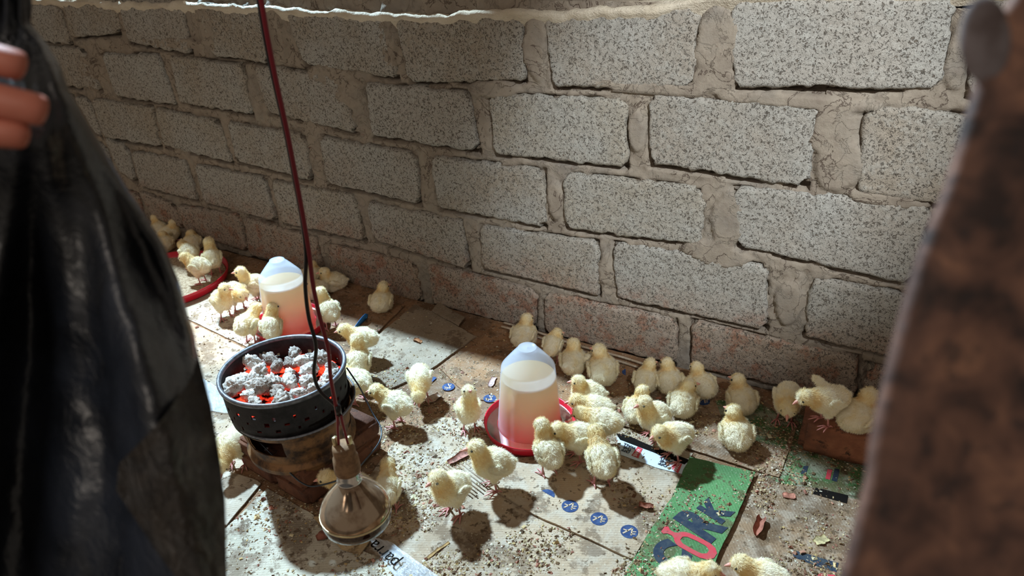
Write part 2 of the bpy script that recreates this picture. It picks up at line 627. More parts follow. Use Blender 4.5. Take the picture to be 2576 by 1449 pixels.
# ================================================================ CARDBOARD
def sheet_mesh(poly, z, th=.0035, rag=.0012, seed=0, world_poly=False):
    P = [Vector((p[0], p[1], 0)) if world_poly else at_floor(p[0], p[1], z) for p in poly]
    P = [Vector((p.x, p.y)) for p in P]
    out = []
    for i in range(len(P)):
        a, b = P[i], P[(i + 1) % len(P)]
        L = (b - a).length
        k = max(1, int(L / .012))
        nrm = Vector((-(b - a).y, (b - a).x)) / (L + 1e-9)
        for j in range(k):
            p = a.lerp(b, j / k)
            w = (float(fbm(p.x * 30 + seed, p.y * 30, 3)) - .5) * rag * 5 if 0 < j else 0
            out.append(p + nrm * w)
    bm = bmesh.new()
    vs = [bm.verts.new((p.x, p.y, z)) for p in out]
    f = bm.faces.new(vs)
    r = bmesh.ops.extrude_face_region(bm, geom=[f])
    for g in r['geom']:
        if isinstance(g, bmesh.types.BMVert):
            g.co.z = z - th
    bmesh.ops.triangulate(bm, faces=[f for f in bm.faces if len(f.verts) > 4])
    return me_bm(bm, False)


def sheet(poly, z, mat, label, seed=0, th=.0035, world_poly=False, rag=.0012):
    o = link('cardboard_sheet', sheet_mesh(poly, z, th, rag, seed, world_poly), mat)
    return tag(o, label, 'cardboard', 'flattened cardboard on the floor')


c_brown = card_mat('cardboard_brown', (132, 98, 70), .5, .7, .1)
c_tan = card_mat('cardboard_tan', (168, 146, 122), 1.1, .45, .45)
c_dusty = card_mat('cardboard_dusty', (172, 158, 140), .9, .35, .7)
c_gray = card_mat('cardboard_grey', (138, 120, 100), .5, .3, .1)
c_white = card_mat('cardboard_white', (186, 178, 160), 1.0, .95, .5)
c_green = card_mat('cardboard_green', (84, 128, 80), -.6, .25, .04)
c_dgreen = card_mat('cardboard_dirty_green', (70, 100, 58), -.6, .95, .5)
c_mud = card_mat('cardboard_mud', (134, 108, 84), -.6, .7, .35)

s_base = sheet([(-4.5, .05), (2.1, .05), (2.1, 1.856), (-4.5, 1.856)], .0045, c_brown, 'large brown bottom layer of cardboard reaching to the foot of the block wall', 1, world_poly=True)
s_A = sheet([(300, 600), (420, 640), (640, 735), (700, 790), (840, 850), (760, 940), (620, 872), (480, 806), (430, 782), (250, 700)], .0085, c_dusty, 'dusty grey cardboard under the left drinker and the red feeder', 2)
s_B = sheet([(220, 690), (430, 788), (482, 812), (620, 878), (700, 910), (760, 1060), (640, 1180), (556, 1176), (300, 1130)], .0075, c_tan, 'sunlit tan cardboard between the black plastic and the charcoal stove', 3)
s_M = sheet([(855, 718), (1018, 768), (932, 852), (880, 905), (800, 880), (790, 800)], .0125, c_brown, 'brown cardboard by the wall behind the left drinker, straight cut edge', 4, .006)
s_P = sheet([(1043, 766), (1090, 785), (1150, 819), (1197, 846), (1072, 937), (983, 977), (937, 952), (880, 918), (925, 866)], .0115, c_gray, 'grey brown cardboard with a sharp corner right of the stove, half in shade', 5, .006)
s_Q = sheet([(1103, 760), (1169, 798), (1154, 818), (1086, 781)], .018, c_gray, 'small grey cardboard flap leaning against the foot of the wall', 6, .004)
s_N = sheet([(1240, 812), (1350, 842), (1625, 917), (1590, 1000), (1562, 1064), (1420, 1040), (1180, 1000), (1110, 930), (1215, 850)], .0080, card_mat('cardboard_reddish', (142, 104, 72), .35, .6, .12), 'brown cardboard behind the right drinker with a folded lip along the wall', 7)
s_O = sheet([(1632, 930), (1900, 995), (2010, 1062), (1960, 1200), (1902, 1184), (1843, 1164), (1745, 1132), (1560, 1066), (1592, 1002)], .0105, card_mat('cardboard_droppings', (142, 112, 86), .35, .8, .3), 'brown cardboard strewn with droppings under the huddled chicks at the right', 8)
s_W = sheet([(935, 1190), (985, 1120), (1100, 1050), (1560, 1070), (1640, 1200), (1610, 1412), (1575, 1460), (1500, 1600), (860, 1600), (830, 1385), (842, 1312)], .0075, c_tan, 'tan cardboard littered with shavings in the foreground, below the long seam', 9)
s_V = sheet([(1270, 1160), (1420, 1130), (1555, 1072), (1743, 1140), (1722, 1180), (1690, 1252), (1636, 1334), (1593, 1406), (1340, 1292), (1218, 1216)], .0135, c_tan, 'tan cardboard panel printed with a row of round blue marks', 10, .005)
s_Y = sheet([(500, 1165), (556, 1180), (636, 1204), (656, 1216), (570, 1320), (430, 1300)], .0115, c_dusty, 'pale scrap of cardboard by the left foot of the brick stack', 11)
s_X = sheet([(672, 1228), (788, 1295), (830, 1345), (905, 1400), (800, 1460), (700, 1600), (440, 1600), (560, 1336)], .0095, c_white, 'whitewashed cardboard stained with dark droppings at the lower left', 12)
s_Z = sheet([(915, 1387), (1095, 1449), (1180, 1530), (1160, 1620), (640, 1620), (790, 1449)], .0140, c_white, 'pale spotted cardboard with a printed plastic strip at the bottom edge', 13)
s_S = sheet([(788, 1300), (838, 1292), (905, 1320), (935, 1352), (905, 1396), (858, 1380)], .0165, card_mat('cardboard_scrap', (176, 150, 112), .2, .2, .1), 'torn tan cardboard scrap directly under the hanging bulb', 14)
s_U = sheet([(1800, 1012), (2360, 1090), (2300, 1500), (2200, 1640), (1700, 1640), (1768, 1470), (1905, 1192)], .0068, c_mud, 'muddy carton panel in front of the loose red brick at the right', 15)
s_T = sheet([(1735, 1149), (1900, 1187), (1838, 1330), (1768, 1475), (1700, 1620), (1500, 1620), (1570, 1449), (1636, 1334), (1690, 1252), (1710, 1206)], .0175, c_green, 'green printed carton flap with dark letters and a red bottle shape', 16, .005)


def prism(poly, z0_, z1_, mat, name, parent, px=True, rag=0.0005):
    o = link(name, sheet_mesh(poly, z1_, z1_ - z0_, rag, 3, not px), mat, parent)
    return o


# green printed band on the muddy panel, with its slot
prism([(1800, 1014), (2350, 1092), (2320, 1290), (2140, 1252), (2040, 1226), (1960, 1215), (1905, 1186)], .0066, .0072, c_dgreen, 'printed_band', s_U)
prism([(1800, 1008), (1880, 1000), (1998, 1058), (1975, 1130), (1905, 1110), (1820, 1064)], .0104, .0108, c_dgreen, 'printed_patch', s_O)
m_navy = simple_mat('navy_print', (36, 48, 66), .7, .2, 0, (58, 66, 74), 60)
m_blue = simple_mat('blue_print', (36, 56, 98), .7, .2, 0, (58, 78, 116), 90)
m_red = simple_mat('red_print', (196, 62, 74), .7, .2, 0, (176, 84, 84), 60)
m_tanp = simple_mat('bare_board', (190, 168, 144), .8, .2)
m_dark = simple_mat('dark_hollow', (18, 14, 12), .9, .1)
prism([(2052, 1226), (2134, 1246), (2130, 1266), (2045, 1242)], .0070, .0078, m_dark, 'slot', s_U)
for a in ([(2022, 1172), (2034, 1172), (2028, 1192), (2014, 1192)], [(2100, 1178), (2112, 1180), (2106, 1212), (2092, 1208)]):
    prism(a, .0070, .0078, m_navy, 'printed_letter', s_U)
prism([(2082, 1180), (2094, 1182), (2088, 1206), (2076, 1204)], .0070, .0078, m_red, 'printed_letter', s_U)
prism([(1990, 1382), (2110, 1416), (2104, 1440), (2050, 1422), (1998, 1402)], .0066, .0076, m_navy, 'printed_bar', s_U)
prism([(2060, 1442), (2100, 1446), (2096, 1470), (2050, 1462)], .0066, .0076, m_red, 'printed_patch', s_U)
# folded lip of the sheet at the wall
lipV, lipF = [], []
lp = [at_wall(1345, 838, 1.835), at_wall(1480, 874, 1.835), at_wall(1620, 912, 1.835)]
a, b = at_floor(1262, 824, .011), at_floor(1612, 930, .011)
for k in range(2):
    pts = [a.lerp(b, t) + Vector((0, .018 * k + .004 * math.sin(t * 9), .004 + .006 * k)) for t in np.linspace(0, 1, 24)]
    g = tube_geo(pts, .0042, 6)
    lipV, lipF = merge((lipV, lipF), g)
link('folded_lip', me_from(lipV, lipF), c_tan, s_N)


def text_mesh(txt, size, extrude=.0002, bold=0.0):
    cu = bpy.data.curves.new('t', 'FONT')
    cu.body = txt
    cu.size = size
    cu.extrude = extrude
    cu.offset = bold
    cu.align_x = 'CENTER'; cu.align_y = 'CENTER'
    cu.space_line = .85
    ob = bpy.data.objects.new('t', cu)
    COL.objects.link(ob)
    dg = bpy.context.evaluated_depsgraph_get()
    me = bpy.data.meshes.new_from_object(ob.evaluated_get(dg))
    bpy.data.objects.remove(ob)
    bpy.data.curves.remove(cu)
    return me


def floor_text(txt, c, xdir_to, size, z, mat, parent, name='printed_text', sx=1.0, sy=1.0, bold=0.0):
    me = text_mesh(txt, size, .0002, bold)
    C = at_floor(c[0], c[1], z); D = at_floor(xdir_to[0], xdir_to[1], z) - C
    ang = math.atan2(D.y, D.x)
    me.transform(Matrix.Translation(C) @ Matrix.Rotation(ang, 4, 'Z') @ Matrix.Diagonal((sx, sy, 1, 1)))
    me.materials.clear()
    return link(name, me, mat, parent)


def disc_mark(c, xto, rad, z, parent, part=None):
    C = at_floor(c[0], c[1], z)
    V = [(C.x + rad * math.cos(t), C.y + rad * math.sin(t), z) for t in np.linspace(0, 2 * PI, 33)[:-1]]
    if part:
        V = [p for i, p in enumerate(V) if part[0] <= i <= part[1]]
    n = len(V)
    V += [(p[0], p[1], z - .0004) for p in V]
    F = [tuple(range(n)), tuple(range(n, 2 * n))[::-1]] + [(i, i + n, (i + 1) % n + n, (i + 1) % n) for i in range(n)]
    d = link('printed_mark', me_from(V, F, False), m_blue if not part else m_blue, parent)
    if not part:
        D = at_floor(xto[0], xto[1], z) - C
        ang = math.atan2(D.y, D.x)
        # a V beside three slanting strokes
        g = []
        for (ax, ay, bx, by, w) in ((-.1, -.62, -.42, .42, .17), (-.1, -.62, .5, .62, .17), (.15, .0, .72, .05, .14), (-.75, .0, -.3, .25, .13), (-.7, -.35, -.28, -.1, .12)):
            d2 = Vector((bx - ax, by - ay)).normalized(); nn = Vector((-d2.y, d2.x)) * w * .5
            pts = [Vector((ax, ay)) + nn, Vector((bx, by)) + nn, Vector((bx, by)) - nn, Vector((ax, ay)) - nn]
            vv = []
            for zz in (z + .0006, z):
                for p in pts:
                    q = Vector((p.x * rad * math.cos(ang) - p.y * rad * math.sin(ang), p.x * rad * math.sin(ang) + p.y * rad * math.cos(ang)))
                    vv.append((C.x + q.x, C.y + q.y, zz))
            g.append((vv, [(0, 1, 2, 3), (4, 7, 6, 5), (0, 4, 5, 1), (1, 5, 6, 2), (2, 6, 7, 3), (3, 7, 4, 0)]))
        Vg, Fg = merge(*g)
        link('mark_strokes', me_from(Vg, Fg, False), m_tanp, d if parent.parent is None else parent)


for c in ((1434, 1273), (1507, 1305), (1583, 1337)):
    disc_mark(c, (c[0] - 20, c[1] - 9), .0205, .0141, s_V)
disc_mark((1376, 1245), (0, 0), .0195, .0141, s_V, (0, 14))
for c in ((1128, 973), (1232, 1002)):
    disc_mark(c, (c[0] + 20, c[1] - 12), .0195, .0081, s_N if c[0] < 0 else s_base)
for c in ((1188, 987), (1086, 956)):
    disc_mark(c, (c[0] + 20, c[1]), .0185, .0081, s_base, (0, 32) if False else (6, 26))
disc_mark((1767, 1008), (1747, 1004), .0215, .0111, s_O)
disc_mark((1580, 936), (1600, 930), .019, .0086, s_N, (12, 24))

# letters and the bottle shape on the green flap (letters read from lower left to upper right)
xd = (58, -52)
floor_text('C', (1690, 1400), (1690 + xd[0], 1400 + xd[1]), .085, .0184, m_navy, s_T, 'printed_letter', 1.1, 1.15, .006)
floor_text('R', (1762, 1322), (1762 + xd[0], 1322 + xd[1]), .098, .0184, m_navy, s_T, 'printed_letter', 1.0, 1.35, .006)
floor_text('K', (1800, 1288), (1800 + xd[0], 1288 + xd[1]), .080, .0184, m_navy, s_T, 'printed_letter', .9, 1.1, .005)
z = .0186
A_, B_ = at_floor(1668, 1330, z), at_floor(1800, 1398, z)
ax = (B_ - A_); Lb = ax.length; ax.normalize(); ay = Vector((-ax.y, ax.x, 0))
outl = [(0, .10), (.06, .115), (.10, .06), (.20, .045), (.27, .12), (.38, .19), (.6, .20), (.8, .20), (.92, .16), (1, .07)]
ring_o = [(t, w) for t, w in outl] + [(t, -w) for t, w in outl[::-1]]
inn = [(.36, .04), (.42, .09), (.6, .105), (.78, .10), (.86, .05)]
ring_i = [(t, w) for t, w in inn] + [(t, -w) for t, w in inn[::-1]]
bm = bmesh.new()


def ringv(r, zz):
    return [bm.verts.new(A_ + ax * (t * Lb) + ay * (w * Lb) + Vector((0, 0, zz))) for t, w in r]


# resample both loops to the same count about the body centre
def resample(r, cen, n=40):
    out = []
    P = [Vector(p) for p in r]
    for k in range(n):
        an = 2 * PI * k / n
        d = Vector((math.cos(an), math.sin(an)))
        best = None
        for i in range(len(P)):
            a_, b_ = P[i] - cen, P[(i + 1) % len(P)] - cen
            e = b_ - a_
            det = d.x * (-e.y) + e.x * d.y
            if abs(det) < 1e-9: continue
            t = (a_.x * (-e.y) + e.x * a_.y) / det
            s_ = (d.x * a_.y - d.y * a_.x) / det
            if t > 0 and -1e-6 <= s_ <= 1 + 1e-6 and (best is None or t > best): best = t
        p = cen + d * (best or .1)
        out.append((p.x, p.y))
    return out


cen = Vector((.61, 0))
body_o = [(t, w) for t, w in ring_o if t > .2]
ro, ri = resample(body_o, cen), resample(ring_i, cen)
vo, vi = ringv(ro, 0), ringv(ri, 0)
for i in range(40):
    bm.faces.new((vo[i], vo[(i + 1) % 40], vi[(i + 1) % 40], vi[i]))
nk = ringv([(0, .08), (.06, .10), (.11, .05), (.2, .045), (.29, .10), (.29, -.10), (.2, -.045), (.11, -.05), (.06, -.10), (0, -.08)], .0001)
bm.faces.new(nk)
link('printed_bottle', me_bm(bm, False), m_red, s_T)

# printed parcel tape
m_tapew = Mat('white_tape', .25, (196, 208, 222), .5); m_tapew = m_tapew.m
tape = thing('parcel_tape', at_floor(1632, 1138, .015), 'crumpled white printed tape strip under a standing chick', 'tape')


def tape_local(poly, z0_, th, mat, name):
    return link(name, sheet_mesh(poly, z0_, th, .0006, 5), mat, tape)


tape_local([(1550, 1098), (1722, 1160), (1740, 1172), (1716, 1192), (1650, 1176), (1562, 1144)], .0152, .0008, m_tapew, 'strip')
tape_local([(1550, 1090), (1580, 1096), (1640, 1122), (1735, 1157), (1722, 1168), (1560, 1106)], .0160, .0006, m_dark, 'black_edge')
tape_local([(1604, 1123), (1617, 1129), (1606, 1153), (1588, 1145)], .0160, .0006, m_red, 'red_label')
tape_local([(1697, 1161), (1716, 1167), (1706, 1190), (1690, 1180)], .0160, .0006, m_red, 'red_label')
floor_text('OFF\nTHE\nWALL', (1579, 1128), (1559, 1120), .0135, .0164, m_navy, tape, 'lettering', 1.0, 1.0, .0003)
floor_text('OFF\nTHE\nWALL', (1672, 1162), (1652, 1154), .0135, .0164, m_navy, tape, 'lettering', 1.0, 1.0, .0003)
m_white = simple_mat('white_ink', (225, 225, 225), .6, .3)
floor_text('VANS', (1602, 1138), (1594, 1150), .013, .0164, m_white, tape, 'lettering')
floor_text('VANS', (1702, 1175), (1694, 1187), .013, .0164, m_white, tape, 'lettering')

# crumpled clear plastic strips
M = Mat('clear_film', .12, (215, 222, 230), .6)
M.b.inputs['Alpha'].default_value = .42
M.bump(M.noise(M.coord(), 70, 4, .6), .9, .006)
m_film = M.m


def film(poly, z, amp, label, seed, group=None):
    P = [at_floor(p[0], p[1], z) for p in poly]       # TL TR BR BL
    nu, nv = 34, 14
    V, F = [], []
    for j in range(nv + 1):
        for i in range(nu + 1):
            u, w = i / nu, j / nv
            p = P[0] * (1 - u) * (1 - w) + P[1] * u * (1 - w) + P[2] * u * w + P[3] * (1 - u) * w
            h = abs(float(fbm(p.x * 28, p.y * 28, seed)) - .5) * 2 * amp
            V.append((p.x + (float(vnoise(p.x * 50, p.y * 50, seed)) - .5) * .006, p.y, z + h + .0006))
    for j in range(nv):
        for i in range(nu):
            k = j * (nu + 1) + i
            F.append((k, k + 1, k + nu + 2, k + nu + 1))
    me = me_from(V, F)
    return tag(link('plastic_strip', me, m_film), label, 'plastic')


t1 = film([(925, 1352), (985, 1366), (1130, 1470), (1010, 1478)], .0145, .012, 'clear crinkled plastic strip with black lettering below the bulb', 3)
floor_text('parra', (965, 1392), (935, 1366), .044, .026, m_dark, t1, 'lettering', 1.0, 1.0)
t2 = film([(505, 950), (566, 985), (594, 1044), (505, 1034)], .009, .010, 'shiny clear plastic scrap beside the charcoal stove', 6)

# torn ridges of bare corrugation
g = []
for k in range(12):
    t = k / 11
    a = at_floor(1090 + 105 * t, 1178 - 40 * t, .0080); b = at_floor(1200 + 95 * t, 1262 - 42 * t, .0080)
    b = a.lerp(b, .85 + .15 * random.random())
    g.append(tube_geo([a, a.lerp(b, .5), b], [.0016, .0019, .0015], 6))
Vg, Fg = merge(*g)
tag(link('bare_corrugation', me_from(Vg, Fg), c_mud, s_W), kind='stuff')

# ================================================================ LITTER
M = Mat('litter', .85, spec=.3)
at = M.add('ShaderNodeAttribute', attribute_name='Col')
M.color(at.outputs['Color'])
m_litter = M.m


def litter(n, dens, smin, smax, seed, palette):
    r = np.random.default_rng(seed)
    V, F, C = [], [], []
    k = 0
    tries = 0
    pal = [lin(c)[:3] for c in palette]
    while k < n and tries < n * 6:
        tries += 1
        px = r.uniform(430, 2230); py = r.uniform(640, 1470)
        p = at_floor(px, py, 0)
        if p.y > 1.82: continue
        d = float(fbm(p.x * 7, p.y * 7, 77))
        if r.random() > dens(px, py) * max(0, (d - .36) * 4.2): continue
        zt_ = .0145 if True else 0
        s = smin + (smax - smin) * r.random() ** 3
        L = s; Wd = s * r.uniform(.35, .9); H = s * r.uniform(.15, .5)
        a = r.uniform(0, 2 * PI); ca, sa = math.cos(a), math.sin(a)
        base = top_z(p.x, p.y)
        pts = [(-L, -Wd * .6, 0), (L * .9, -Wd, 0), (L, Wd * .7, 0), (-L * .8, Wd, 0), (-L * .3, -Wd * .2, H), (L * .5, Wd * .2, H * .8)]
        o = len(V)
        tilt = r.normal(0, .15)
        for x, y, z in pts:
            x += r.normal(0, .12 * s); y += r.normal(0, .12 * s)
            V.append((p.x + (x * ca - y * sa) * .5, p.y + (x * sa + y * ca) * .5, base + z + abs(x) * abs(tilt)))
        F += [(o, o + 1, o + 5, o + 4), (o + 1, o + 2, o + 5), (o + 2, o + 3, o + 4, o + 5), (o + 3, o, o + 4)]
        c = np.array(pal[r.integers(len(pal))]) * r.uniform(.75, 1.2)
        C += [c] * 6
        k += 1
    me = me_from(V, F, False)
    set_color(me, np.clip(np.array(C), 0, 1))
    return me


tops = [(s_T, .0175), (s_V, .0135), (s_Z, .014), (s_M, .0125), (s_P, .0115), (s_O, .0105), (s_X, .0095), (s_A, .0085), (s_N, .008), (s_W, .0075), (s_B, .0075), (s_U, .0072)]
_polys = []
for o, zz in tops:
    vs = [v.co for v in o.data.vertices if abs(v.co.z - zz) < .0006]
    _polys.append((np.array([(v.x, v.y) for v in vs]), zz))


def inside(P, x, y):
    x1_, y1_ = P[:, 0], P[:, 1]
    x2_, y2_ = np.roll(x1_, -1), np.roll(y1_, -1)
    c = ((y1_ > y) != (y2_ > y)) & (x < (x2_ - x1_) * (y - y1_) / (y2_ - y1_ + 1e-12) + x1_)
    return c.sum() % 2 == 1


def top_z(x, y):
    for P, zz in _polys:
        if inside(P, x, y): return zz
    return .0045


def dens1(px, py):
    d = .25
    if py > 1060 and px > 950: d = 1.0
    if 930 < px < 1200 and 930 < py < 1150: d = .9
    if py > 1180 and px > 1780: d = 1.0
    if py < 850: d = .12
    if px < 640 and py < 1050: d = .25
    return d


stuff1 = link('litter', litter(21000, dens1, .0020, .0080, 5, [(168, 148, 112), (190, 172, 134), (124, 98, 70), (150, 128, 96), (205, 196, 176), (96, 74, 54), (176, 150, 104), (140, 92, 76)]), m_litter)
tag(stuff1, 'feed crumbs, wood shavings and dry droppings scattered over the cardboard', 'litter', None, 'stuff')
stuff2 = link('wood_shavings', litter(520, dens1, .007, .017, 15, [(186, 160, 116), (168, 122, 100), (150, 100, 82), (200, 186, 150), (120, 84, 62)]), m_litter)
tag(stuff2, 'larger pale and reddish wood shavings scattered over the cardboard', 'shavings', None, 'stuff')


stuff3 = link('dry_droppings', litter(1200, dens1, .005, .013, 25, [(112, 88, 62), (128, 104, 76), (92, 70, 50), (140, 118, 92)]), m_litter)
tag(stuff3, 'flattened brown dry droppings on the cardboard', 'droppings', None, 'stuff')


def chip(c, to, L, Wd, color, label, curl=.6, z=None):
    A = at_floor(*c); 
    zz = top_z(A.x, A.y) if z is None else z
    A = at_floor(c[0], c[1], zz + .003); B = at_floor(to[0], to[1], zz + .003)
    ax_ = (B - A).normalized(); ay_ = Vector((-ax_.y, ax_.x, 0))
    V, F = [], []
    nu, nv = 8, 6
    rr = random.random() * 9
    for lay in (0, 1):
        for i in range(nu + 1):
            for j in range(nv + 1):
                u = i / nu - .5; w = j / nv - .5
                ww = w * Wd * (1 - .5 * abs(u) + .3 * (float(vnoise(i * .9 + rr, lay * 0 + 3, 4)) - .5))
                h = curl * Wd * (w * w * 1.6) + .0012 * math.sin(u * 9 + rr)
                p = A + ax_ * (u * L) + ay_ * ww + Vector((0, 0, h - .0014 * lay - .001))
                V.append(p)
    n = (nu + 1) * (nv + 1)
    for lay in (0, 1):
        for i in range(nu):
            for j in range(nv):
                k = lay * n + i * (nv + 1) + j
                q = (k, k + nv + 1, k + nv + 2, k + 1)
                F.append(q if lay == 0 else q[::-1])
    rim = [i * (nv + 1) for i in range(nu + 1)] + [nu * (nv + 1) + j for j in range(1, nv + 1)] + [i * (nv + 1) + nv for i in range(nu - 1, -1, -1)] + [j for j in range(nv - 1, 0, -1)]
    for i in range(len(rim)):
        a_, b_ = rim[i], rim[(i + 1) % len(rim)]
        F.append((a_, b_, b_ + n, a_ + n))
    m = simple_mat('chip', color, .8, .2, 0, tuple(int(x * .7) for x in color), 60)
    return tag(link('wood_chip', me_from(V, F), m), label, 'chip', 'larger chips on the cardboard')


chip((1158, 1150), (1185, 1135), .075, .026, (176, 122, 108), 'long pinkish bark flake on the bare corrugation left of the right drinker')
chip((1909, 1325), (1900, 1350), .06, .022, (164, 104, 86), 'reddish curled bark roll on the muddy panel right of the green flap', 1.3)
chip((1625, 1275), (1650, 1279), .035, .018, (158, 100, 80), 'small reddish torn flake above the printed round marks', 1.0)
chip((1050, 857), (1062, 862), .036, .016, (184, 128, 88), 'orange brown splinter lying in the shade on the grey brown cardboard', .8)
chip((1092, 1004), (1115, 990), .05, .03, (196, 170, 150), 'broad pale flake right of the pecking white chick', .7)
chip((1238, 960), (1245, 945), .05, .02, (204, 172, 164), 'pale pink scrap left of the right drinker', .4)
chip((2065, 1358), (2080, 1352), .035, .024, (206, 188, 140), 'pale yellow flat chip on the muddy panel at the right', .2)
chip((1985, 1166 + 80), (2000, 1248), .03, .02, (196, 128, 106), 'pinkish flat chip beside the carton slot at the right', .1)
chip((820, 1345), (836, 1338), .045, .028, (150, 96, 80), 'dull red bark piece left of the hanging bulb', .4)
chip((1100, 1384), (1122, 1368), .07, .008, (176, 140, 92), 'thin tan splinter on the foreground cardboard right of the bulb', .3)

# blue scrap standing on edge
m_bluep = simple_mat('blue_paper', (40, 110, 170), .5, .4)
a, b = at_floor(882, 842, .012), at_floor(925, 800, .012)
V = []
for k in range(9):
    t = k / 8
    p = a.lerp(b, t)
    h = .004 + .03 * math.sin(t * PI * .55) ** 1.2 * (1 if t < .9 else .7)
    V += [p + Vector((0, .004 * math.sin(t * 6), 0)), p + Vector((.012 * t, -.008, h))]
n = len(V)
V += [v + Vector((.0012, -.0008, 0)) for v in V]
F = []
for k in range(8):
    q = (2 * k, 2 * k + 2, 2 * k + 3, 2 * k + 1)
    F += [q, tuple(i + n for i in q[::-1]), (2 * k + 1, 2 * k + 3, 2 * k + 3 + n, 2 * k + 1 + n), (2 * k, 2 * k + n, 2 * k + 2 + n, 2 * k + 2)]
F += [(2 * 8, 2 * 8 + n, 2 * 8 + 1 + n, 2 * 8 + 1)]
tag(link('paper_scrap', me_from(V, F), m_bluep), 'curled blue paper scrap standing on the cardboard behind the stove', 'paper')


# ================================================================ BRICKS
def brick_mat(k=1.0):
    M = Mat('red_brick', .9, spec=.2)
    v = M.coord()
    c = M.ramp(M.noise(v, 9, 5, .6), [(.3, (66 * k, 44 * k, 36 * k)), (.5, (100 * k, 64 * k, 48 * k)), (.7, (124 * k, 84 * k, 62 * k))])
    c = M.mix(M.step(M.noise(v, 30, 5, .7), .56, .66), c, (66, 48, 40))
    M.color(c)
    M.bump(M.noise(v, 50, 6, .7), .8, .006)
    return M.m


m_brick = brick_mat()


def brick_mesh(sx, sy, sz, seed, rnd=.008):
    bm = bmesh.new()
    bmesh.ops.create_cube(bm, size=1)
    bmesh.ops.scale(bm, vec=(sx, sy, sz), verts=bm.verts)
    bmesh.ops.bevel(bm, geom=bm.edges[:], offset=rnd, segments=3, affect='EDGES')
    bmesh.ops.subdivide_edges(bm, edges=[e for e in bm.edges if e.calc_length() > .03], cuts=6, use_grid_fill=True)
    for v in bm.verts:
        a = float(fbm(v.co.x * 20 + seed, v.co.y * 20 + v.co.z * 31, seed)) - .5
        v.co += v.co.normalized() * a * .010
    return me_bm(bm)


Pf, Pr, Pl = at_floor(788, 1280), at_floor(976, 1128), at_floor(605, 1190)
ax_ = (Pr - Pf).normalized()
ang = math.atan2(ax_.y, ax_.x)
cx_ = (Pr + Pl) * .5
n_i = 0
for lay in range(2):
    for s in (-1, 1):
        horizontal = lay == 0
        off = Vector((0, s * .0675, 0)) if horizontal else Vector((s * .0675, 0, 0))
        off.rotate(Matrix.Rotation(ang, 3, 'Z'))
        me = brick_mesh(.262, .131, .052, 11 + n_i * 5)
        o = link('brick', me, m_brick)
        o.location = Vector((cx_.x, cx_.y, .0345 + lay * .0525)) + off
        o.rotation_euler = (0, 0, ang + (0 if horizontal else PI / 2) + random.uniform(-.02, .02))
        tag(o, ['lower brick of the stack under the stove, on the camera-left side', 'lower brick of the stack under the stove, nearer the wall',
                'upper brick of the stack under the stove, facing the hanging bulb', 'upper brick of the stack under the stove, farther from the bulb'][n_i], 'brick', 'bricks under the charcoal stove')
        n_i += 1
BR_TOP = .125
o = link('brick', brick_mesh(.30, .145, .112, 77, .014), brick_mat(1.4))
o.location = (-.098 + .155, 1.682, .069)
o.rotation_euler = (0, 0, .05)
tag(o, 'loose rounded red brick at the right with chicks on top', 'brick')

# ================================================================ STOVE
SC = Vector((-1.2337, .9645, 0))
ZB = .088
m_iron = simple_mat('sooty_iron', (40, 38, 40), .7, .3, .1, (20, 19, 20), 26, .5, 90)
m_rim = simple_mat('worn_steel', (122, 124, 132), .45, .5, .5, (88, 88, 94), 60, .3, 90)
m_rust = simple_mat('heat_browned_metal', (128, 92, 58), .6, .4, .35, (58, 42, 32), 22, .5, 60)
stove = thing('charcoal_stove', SC + Vector((0, 0, ZB)), 'sooty round charcoal stove with punched holes and glowing coals, standing on bricks', 'stove')
ZR = .326      # rim height


def shell(profile, holes=(), n=96, th=.003, sub=1):
    """thin turned wall; faces whose (angle, height) fall in a hole are left out"""
    V, F = [], []
    m = len(profile)
    for lay in (0, 1):
        for r, z in profile:
            for k in range(n):
                a = 2 * PI * k / n
                rr = r - th * lay
                V.append((SC.x + rr * math.cos(a), SC.y + rr * math.sin(a), z))
    N = m * n
    keep = np.ones((m - 1, n), bool)
    for i in range(m - 1):
        zc = (profile[i][1] + profile[i + 1][1]) / 2
        for k in range(n):
            a = 2 * PI * (k + .5) / n
            for (ha, hz_, hw, hh) in holes:
                da = (a - ha + PI) % (2 * PI) - PI
                if abs(da) < hw and abs(zc - hz_) < hh:
                    keep[i, k] = False
    for i in range(m - 1):
        for k in range(n):
            if not keep[i, k]:
                continue
            k2 = (k + 1) % n
            q = (i * n + k, i * n + k2, (i + 1) * n + k2, (i + 1) * n + k)
            F.append(q); F.append(tuple(x + N for x in q[::-1]))
            for (ii, kk, e) in ((i, k - 1, (0, 3)), (i, k2, (1, 2))):
                if not keep[ii, kk % n]:
                    a_, b_ = q[e[0]], q[e[1]]
                    F.append((a_, b_, b_ + N, a_ + N))
            for (ii, e) in ((i - 1, (0, 1)), (i + 1, (3, 2))):
                if ii < 0 or ii >= m - 1 or not keep[ii, k]:
                    a_, b_ = q[e[0]], q[e[1]]
                    F.append((a_, b_, b_ + N, a_ + N))
    return me_from(V, F)


def zsteps(rz, n):
    zs_ = np.linspace(rz[0][1], rz[-1][1], n)
    r = np.interp(zs_, [p[1] for p in rz], [p[0] for p in rz])
    return list(zip(r, zs_))


